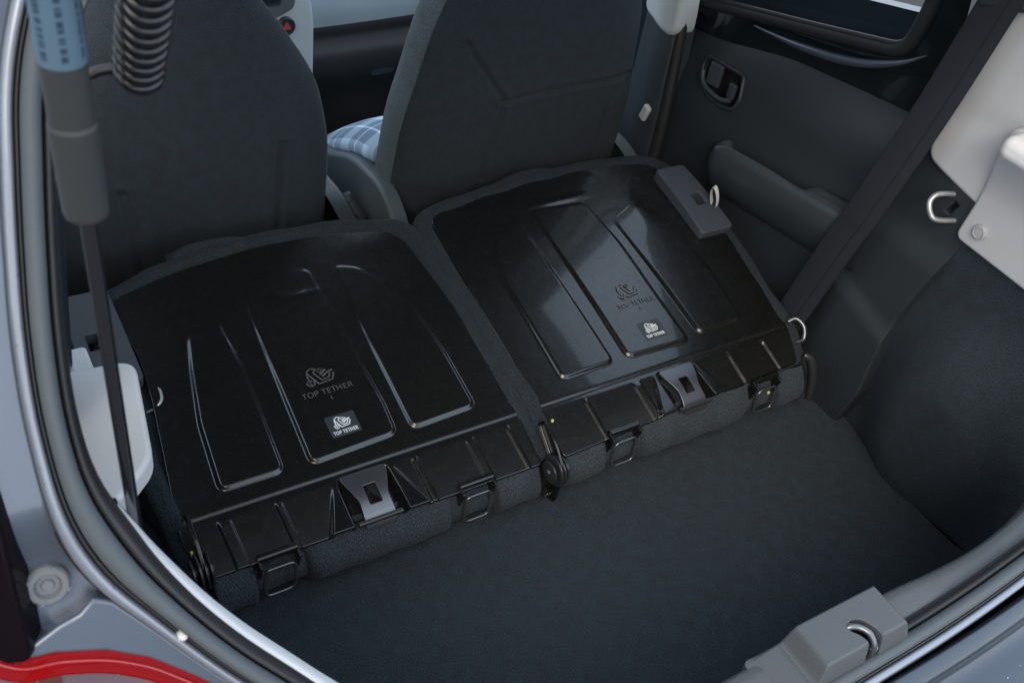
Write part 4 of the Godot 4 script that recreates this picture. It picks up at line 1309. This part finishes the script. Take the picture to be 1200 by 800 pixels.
	for k in 61:
		var x := lerpf(-0.80, 0.80, k / 60.0)
		var dz := -0.16 * pow(absf(x) / 0.8, 2.6)
		var row := PackedVector3Array()
		for p in curve([Vector2(0.616, 0.20), Vector2(0.622, 0.207), Vector2(0.634, 0.200), Vector2(0.640, 0.190), Vector2(0.650, 0.183), Vector2(0.668, 0.180), Vector2(0.690, 0.172), Vector2(0.705, 0.155), Vector2(0.712, 0.10), Vector2(0.716, -0.1), Vector2(0.70, -0.28)], 4): row.push_back(Vector3(x, p.y, p.x + dz))
		rows.append(row)
	net(b, rows, false, true)
	obj("bumper_skin", b, M.paint, t)

	# specks of dust on the paint
	var rg := RandomNumberGenerator.new()
	rg.seed = 33
	b = Buf.new()
	for k in 90:
		var p := Vector3(rg.randf_range(0.0, 0.26), 0.0, rg.randf_range(0.66, 0.70))
		p.y = 0.1825 - 0.9 * pow(maxf(0.0, p.z - 0.655), 1.3)
		var r := rg.randf_range(0.0003, 0.0008)
		lathe(b, Transform3D(Basis(), p - Vector3(0, 0.0006, 0)), [Vector2(0, r * 0.9 + 0.0006), Vector2(r * 0.8, r * 0.6 + 0.0006), Vector2(r, 0)], 6)
	obj("dust", b, M.pale_plastic, t).set_meta("kind", "stuff")

# ---------------------------------------------------------------- left foreground: pillar, lamp, strut, cable, trims
func on_body(x: float, y: float, h: float) -> Vector3:
	return Vector3(x, y, 0.725 - 0.5 * y) + Vector3(0, 0.447, 0.894) * h

func build_left_foreground():
	var path := hatch_path()
	# outer edge of the flange in the plane of the opening
	var edge := []
	for k in range(8, 76):
		var p: Vector3 = path[k]
		var d: Vector3 = (path[k + 1] - path[k - 1]).normalized()
		var sc := seal_scale(p)
		var s := d.cross(Vector3(0, 0.447, 0.894))
		var q := p + s * 0.0245 * sc
		edge.append(Vector2(q.x, q.y))
	var t := thing("rear_quarter_panel", "painted left rear pillar with a grey screw cap above the tail lamp", "body panel", Vector3(-0.7, 0.5, 0.45))
	var poly := []
	for e in edge:
		if e.y > 0.548: poly.append(e)
	poly.append_array([Vector2(-0.664, 0.538), Vector2(-0.676, 0.533), Vector2(-0.700, 0.532), Vector2(-0.745, 0.53), Vector2(-0.765, 0.60), Vector2(-0.735, 0.80), Vector2(-0.67, 0.92)])
	var b := Buf.new()
	sheet(b, PackedVector2Array(poly), func(x, y): return on_body(x, y, -0.004 - 0.010 * smoothstep(0.605, 0.560, y) * smoothstep(-0.702, -0.69, x) - 3.0 * pow(maxf(0.0, -0.695 - x), 1.6)), 0.004, Vector3(0, 0.447, 0.894), 0.003, 0.02)
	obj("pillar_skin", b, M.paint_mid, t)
	b = Buf.new()
	var cap := Transform3D(Basis(Vector3(1, 0, 0), Vector3(0, 0.447, 0.894), Vector3(0, -0.894, 0.447)), on_body(-0.684, 0.560, -0.012))
	lathe(b, cap, [Vector2(0.0, 0.003), Vector2(0.003, 0.003), Vector2(0.0038, 0.0015), Vector2(0.006, 0.0015), Vector2(0.0075, 0.0045), Vector2(0.0105, 0.0045), Vector2(0.0118, 0.003), Vector2(0.0122, 0.0), Vector2(0.0122, -0.004)], 36)
	for k in 4:
		var a := TAU * k / 4 + 0.5
		rbox(b, cap * Transform3D(Basis(Vector3.UP, -a), Vector3(cos(a) * 0.0112, 0.0042, sin(a) * 0.0112)), Vector3(0.0016, 0.002, 0.003), 0.0006)
	obj("screw_cap", b, M.grey_plastic, t)
	# panel that curves round the lamp
	poly = []
	for e in edge:
		if e.y <= 0.548 and e.y > 0.30: poly.append(e)
	poly.append_array([Vector2(-0.47, 0.30), Vector2(-0.56, 0.40), Vector2(-0.600, 0.463), Vector2(-0.620, 0.484), Vector2(-0.642, 0.505), Vector2(-0.664, 0.519), Vector2(-0.690, 0.528), Vector2(-0.706, 0.530), Vector2(-0.684, 0.538), Vector2(-0.672, 0.5405), Vector2(-0.664, 0.546)])
	b = Buf.new()
	sheet(b, PackedVector2Array(poly), func(x, y): return on_body(x, y, -0.002), 0.004, Vector3(0, 0.447, 0.894), 0.0025, 0.02)
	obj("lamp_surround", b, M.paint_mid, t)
	b = Buf.new()
	lathe(b, Transform3D(cap.basis, on_body(-0.623, 0.512, 0.0015)), [Vector2(0, 0.004), Vector2(0.0018, 0.0036), Vector2(0.003, 0.0016), Vector2(0.0034, -0.002)], 18)
	obj("rubber_buffer", b, M.pale_plastic, t)
	# body corner behind and below the lamp
	b = Buf.new()
	sheet(b, rounded([Vector2(-0.76, 0.535), Vector2(-0.60, 0.47), Vector2(-0.50, 0.345), Vector2(-0.40, 0.27), Vector2(-0.30, 0.10), Vector2(-0.40, -0.30), Vector2(-0.76, -0.30), Vector2(-0.79, 0.3)], 0.03), func(x, y): return Vector3(x, y, 0.725 - 0.5 * maxf(y, 0.12) - 0.06 + 0.046 * smoothstep(0.25, 0.45, y)) - Vector3(0, 0, 6.0 * pow(maxf(0.0, -0.68 - x), 2)), 0.012, Vector3(0, 0.3, 0.9), 0.006, 0.03)
	obj("corner_skin", b, M.paint, t)
	# tail lamp
	t = thing("tail_lamp", "red tail lamp with a glossy dusty lens below the left pillar", "tail lamp", Vector3(-0.69, 0.45, 0.5))
	var lens := [Vector2(-0.730, 0.545), Vector2(-0.706, 0.527), Vector2(-0.690, 0.5255), Vector2(-0.664, 0.5165), Vector2(-0.642, 0.5025), Vector2(-0.620, 0.4815), Vector2(-0.602, 0.462), Vector2(-0.59, 0.40), Vector2(-0.60, 0.32), Vector2(-0.66, 0.28), Vector2(-0.75, 0.30), Vector2(-0.77, 0.45)]
	lens.reverse()
	lens = Array(rounded(lens, [0.02, 0.03, 0.04, 0.04, 0.02, 0.012, 0.01, 0.01, 0.012, 0.012, 0.008, 0.01]))
	var lp := PackedVector2Array(lens)
	var lens_h := func(x: float, y: float) -> float:
		var q := 1.0
		for k in lens.size(): q = minf(q, seg_dist(Vector2(x, y), lens[k], lens[(k + 1) % lens.size()]))
		return 0.014 * (1.0 - exp(-q / 0.012)) - 0.002 - 0.25 * pow(maxf(0.0, -0.70 - x), 1.3)
	b = Buf.new()
	var inner := Geometry2D.offset_polygon(lp, -0.0066)
	sheet(b, lp, func(x, y): return on_body(x, y, lens_h.call(x, y)), 0.0015, Vector3(0, 0.447, 0.894), 0.002, 0.02, [inner[0]])
	var lr := obj("lens_rim", b, M.red, t)
	b = Buf.new()
	var bead := []
	for q in Geometry2D.offset_polygon(lp, -0.0028)[0]: bead.append(on_body(q.x, q.y, lens_h.call(q.x, q.y) - 0.0002))
	tube(b, bead, 0.0008, 8, true)
	obj("rim_bead", b, M.bead, lr)
	b = Buf.new()
	sheet(b, Geometry2D.offset_polygon(lp, -0.0062)[0], func(x, y): return on_body(x, y, lens_h.call(x, y) - 0.0015), 0.0015, Vector3(0, 0.447, 0.894), 0.001, 0.01)
	obj("lens", b, M.dark_red, t)
	b = Buf.new()
	sheet(b, rounded([Vector2(-0.7165, 0.532), Vector2(-0.7185, 0.60), Vector2(-0.712, 0.70), Vector2(-0.703, 0.70), Vector2(-0.701, 0.60), Vector2(-0.7045, 0.532)], 0.003), func(x, y): return on_body(x, y, 0.006 - 0.5 * maxf(0.0, -0.70 - x)), 0.003, Vector3(0, 0.447, 0.894), 0.003, 0.02)
	obj("upper_lens", b, M.smoke_red, t)
	# dust specks on the lens
	b = Buf.new()
	var rg := RandomNumberGenerator.new()
	rg.seed = 12
	for k in 70:
		var p := Vector2(rg.randf_range(-0.715, -0.62), rg.randf_range(0.46, 0.518))
		if not Geometry2D.is_point_in_polygon(p, inner[0]): continue
		var c := on_body(p.x, p.y, lens_h.call(p.x, p.y) - 0.0011)
		var r := rg.randf_range(0.0002, 0.0006)
		lathe(b, Transform3D(cap.basis, c), [Vector2(0, r * 0.6), Vector2(r * 0.7, r * 0.4), Vector2(r, 0)], 6)
	obj("dust", b, M.grey_plastic, t).set_meta("kind", "stuff")
	# left boot trims: inner edge trim, ledge, latch striker cover
	t = thing("hatch_trim", "pale trim edge inside the hatch seal at the foot of the gas strut", "side trim", Vector3(-0.6, 0.45, 0.43))
	b = Buf.new()
	var rows := []
	for k in range(42, 76):
		var p: Vector3 = path[k]
		var d: Vector3 = (path[k + 1] - path[k - 1]).normalized()
		var s := Vector3(0, 0.447, 0.894).cross(d)
		var nn := Vector3(0, 0.447, 0.894)
		var g := smoothstep(42, 50, k)
		var row := PackedVector3Array()
		for q in [Vector2(0.016, -0.012), Vector2(0.020, -0.009), Vector2(0.028, -0.010), Vector2(0.034, -0.013), Vector2(0.037, -0.017), Vector2(0.038, -0.024)]: row.push_back(p + s * (0.0165 * seal_scale(p) + (q.x - 0.016) * (0.16 + 0.10 * g)) + nn * (q.y + 0.0))
		rows.append(row)
	net(b, rows)
	obj("edge_trim", b, M.pale_plastic, t)
	b = Buf.new()
	var skirt := []
	for row in rows:
		var e: Vector3 = row[row.size() - 1]
		var nn := Vector3(0, 0.447, 0.894)
		var o: Vector3 = (row[0] - row[3]).normalized()
		skirt.append(PackedVector3Array([e + nn * 0.001, e + o * 0.012 - nn * 0.02, e + o * 0.035 - nn * 0.06]))
	net(b, skirt)
	obj("trim_skirt", b, M.carpet, t)
	t = thing("left_shelf_support", "pale rounded shelf ledge on the left side, behind the strut rod", "ledge", Vector3(-0.6, 0.38, 0.17))
	b = Buf.new()
	sheet(b, rounded([Vector2(-0.68, 0.086), Vector2(-0.566, 0.099), Vector2(-0.583, 0.212), Vector2(-0.616, 0.243), Vector2(-0.70, 0.265)], 0.011), func(x, z): return Vector3(x, 0.38 + 0.004 * sin(z * 12.0), z), 0.006, Vector3.UP, 0.0055, 0.022)
	obj("ledge", b, M.pale_plastic, t)
	b = Buf.new()
	rbox(b, Transform3D(Basis(), Vector3(-0.602, 0.35, 0.06)), Vector3(0.02, 0.02, 0.05), 0.004)
	obj("bracket", b, M.pale_plastic, t)
	# gas strut
	t = thing("gas_strut", "gas strut with a grey sleeve and blue label, rising at the left", "gas strut", Vector3(-0.637, 0.584, 0.458))
	var p0 := Vector3(-0.6305, 0.5178, 0.4133)
	var p1 := Vector3(-0.6311, 0.8847, 0.4273)
	var ax := (p1 - p0).normalized()
	var sx := ax.cross(Vector3(0, 0, 1)).normalized()
	var bs := Basis(sx, ax, sx.cross(ax))
	b = Buf.new()
	lathe(b, Transform3D(bs, p0), [Vector2(0, 0), Vector2(0.0037, 0), Vector2(0.0037, 0.30)], 24)
	obj("rod", b, M.rod, t)
	b = Buf.new()
	lathe(b, Transform3D(bs, p0 + ax * 0.268), [Vector2(0.005, 0.0), Vector2(0.0080, 0.0), Vector2(0.0092, 0.0012), Vector2(0.0096, 0.003), Vector2(0.0098, 0.046), Vector2(0.0092, 0.048)], 32)
	obj("sleeve", b, M.sleeve, t)
	b = Buf.new()
	lathe(b, Transform3D(bs, p0 + ax * 0.314), [Vector2(0.0092, 0.0), Vector2(0.0090, 0.0008), Vector2(0.0090, 0.29), Vector2(0, 0.29)], 32)
	obj("cylinder", b, M.sleeve, t)
	b = Buf.new()
	var lrows := []
	for j in 9:
		var row := PackedVector3Array()
		for k in 33:
			var a := TAU * k / 32.0
			row.push_back(p0 + ax * (0.343 + 0.14 * j / 8.0) + (bs.x * cos(a) + bs.z * sin(a)) * 0.0092)
		lrows.append(row)
	net(b, lrows, false, true, 1.0)
	for k in b.t.size(): b.t[k] = Vector2(b.t[k].x / 0.0628, b.t[k].y / 0.14)
	obj("label", b, M.strut_label, t)
	# coiled cable
	t = thing("coiled_cable", "shiny black coiled cable hanging before the left front seat", "cable", Vector3(-0.594, 0.828, 0.384))
	var c0 := Vector3(-0.5935, 0.826, 0.382)
	var c1 := Vector3(-0.597, 0.960, 0.47)
	var ca := (c1 - c0).normalized()
	var cx := ca.cross(Vector3(0, 0, 1)).normalized()
	var cz := cx.cross(ca)
	var hel := []
	for k in 24 * 24:
		var a := TAU * k / 24.0
		hel.append(c0 + ca * (0.0080 * k / 24.0) + (cx * cos(a) + cz * sin(a)) * 0.0086)
	b = Buf.new()
	tube(b, hel, 0.0030, 10)
	obj("coil", b, M.cable, t)
	b = Buf.new()
	tube(b, curve([hel[0], c0 + Vector3(-0.012, 0.002, -0.004), c0 + Vector3(-0.024, -0.002, -0.004), c0 + Vector3(-0.034, -0.012, -0.002), c0 + Vector3(-0.040, -0.05, 0.0)], 8), 0.0026, 10)
	obj("tail", b, M.cable, t)
	# shelf cord
	t = thing("hanging_cord", "thin black cord hanging down beside the gas strut's sleeve", "cord", Vector3(-0.618, 0.809, 0.39))
	b = Buf.new()
	tube(b, curve([Vector3(-0.615, 0.98, 0.40), Vector3(-0.616, 0.868, 0.393), Vector3(-0.6175, 0.835, 0.391), Vector3(-0.618, 0.809, 0.390)], 8), 0.0011, 8)
	obj("cord", b, M.rubber, t)
	b = Buf.new()
	lathe(b, Transform3D(Basis(), Vector3(-0.618, 0.806, 0.390)), [Vector2(0, -0.003), Vector2(0.0015, -0.002), Vector2(0.0017, 0.002), Vector2(0, 0.003)], 10)
	obj("cord_knot", b, M.grey_plastic, t)
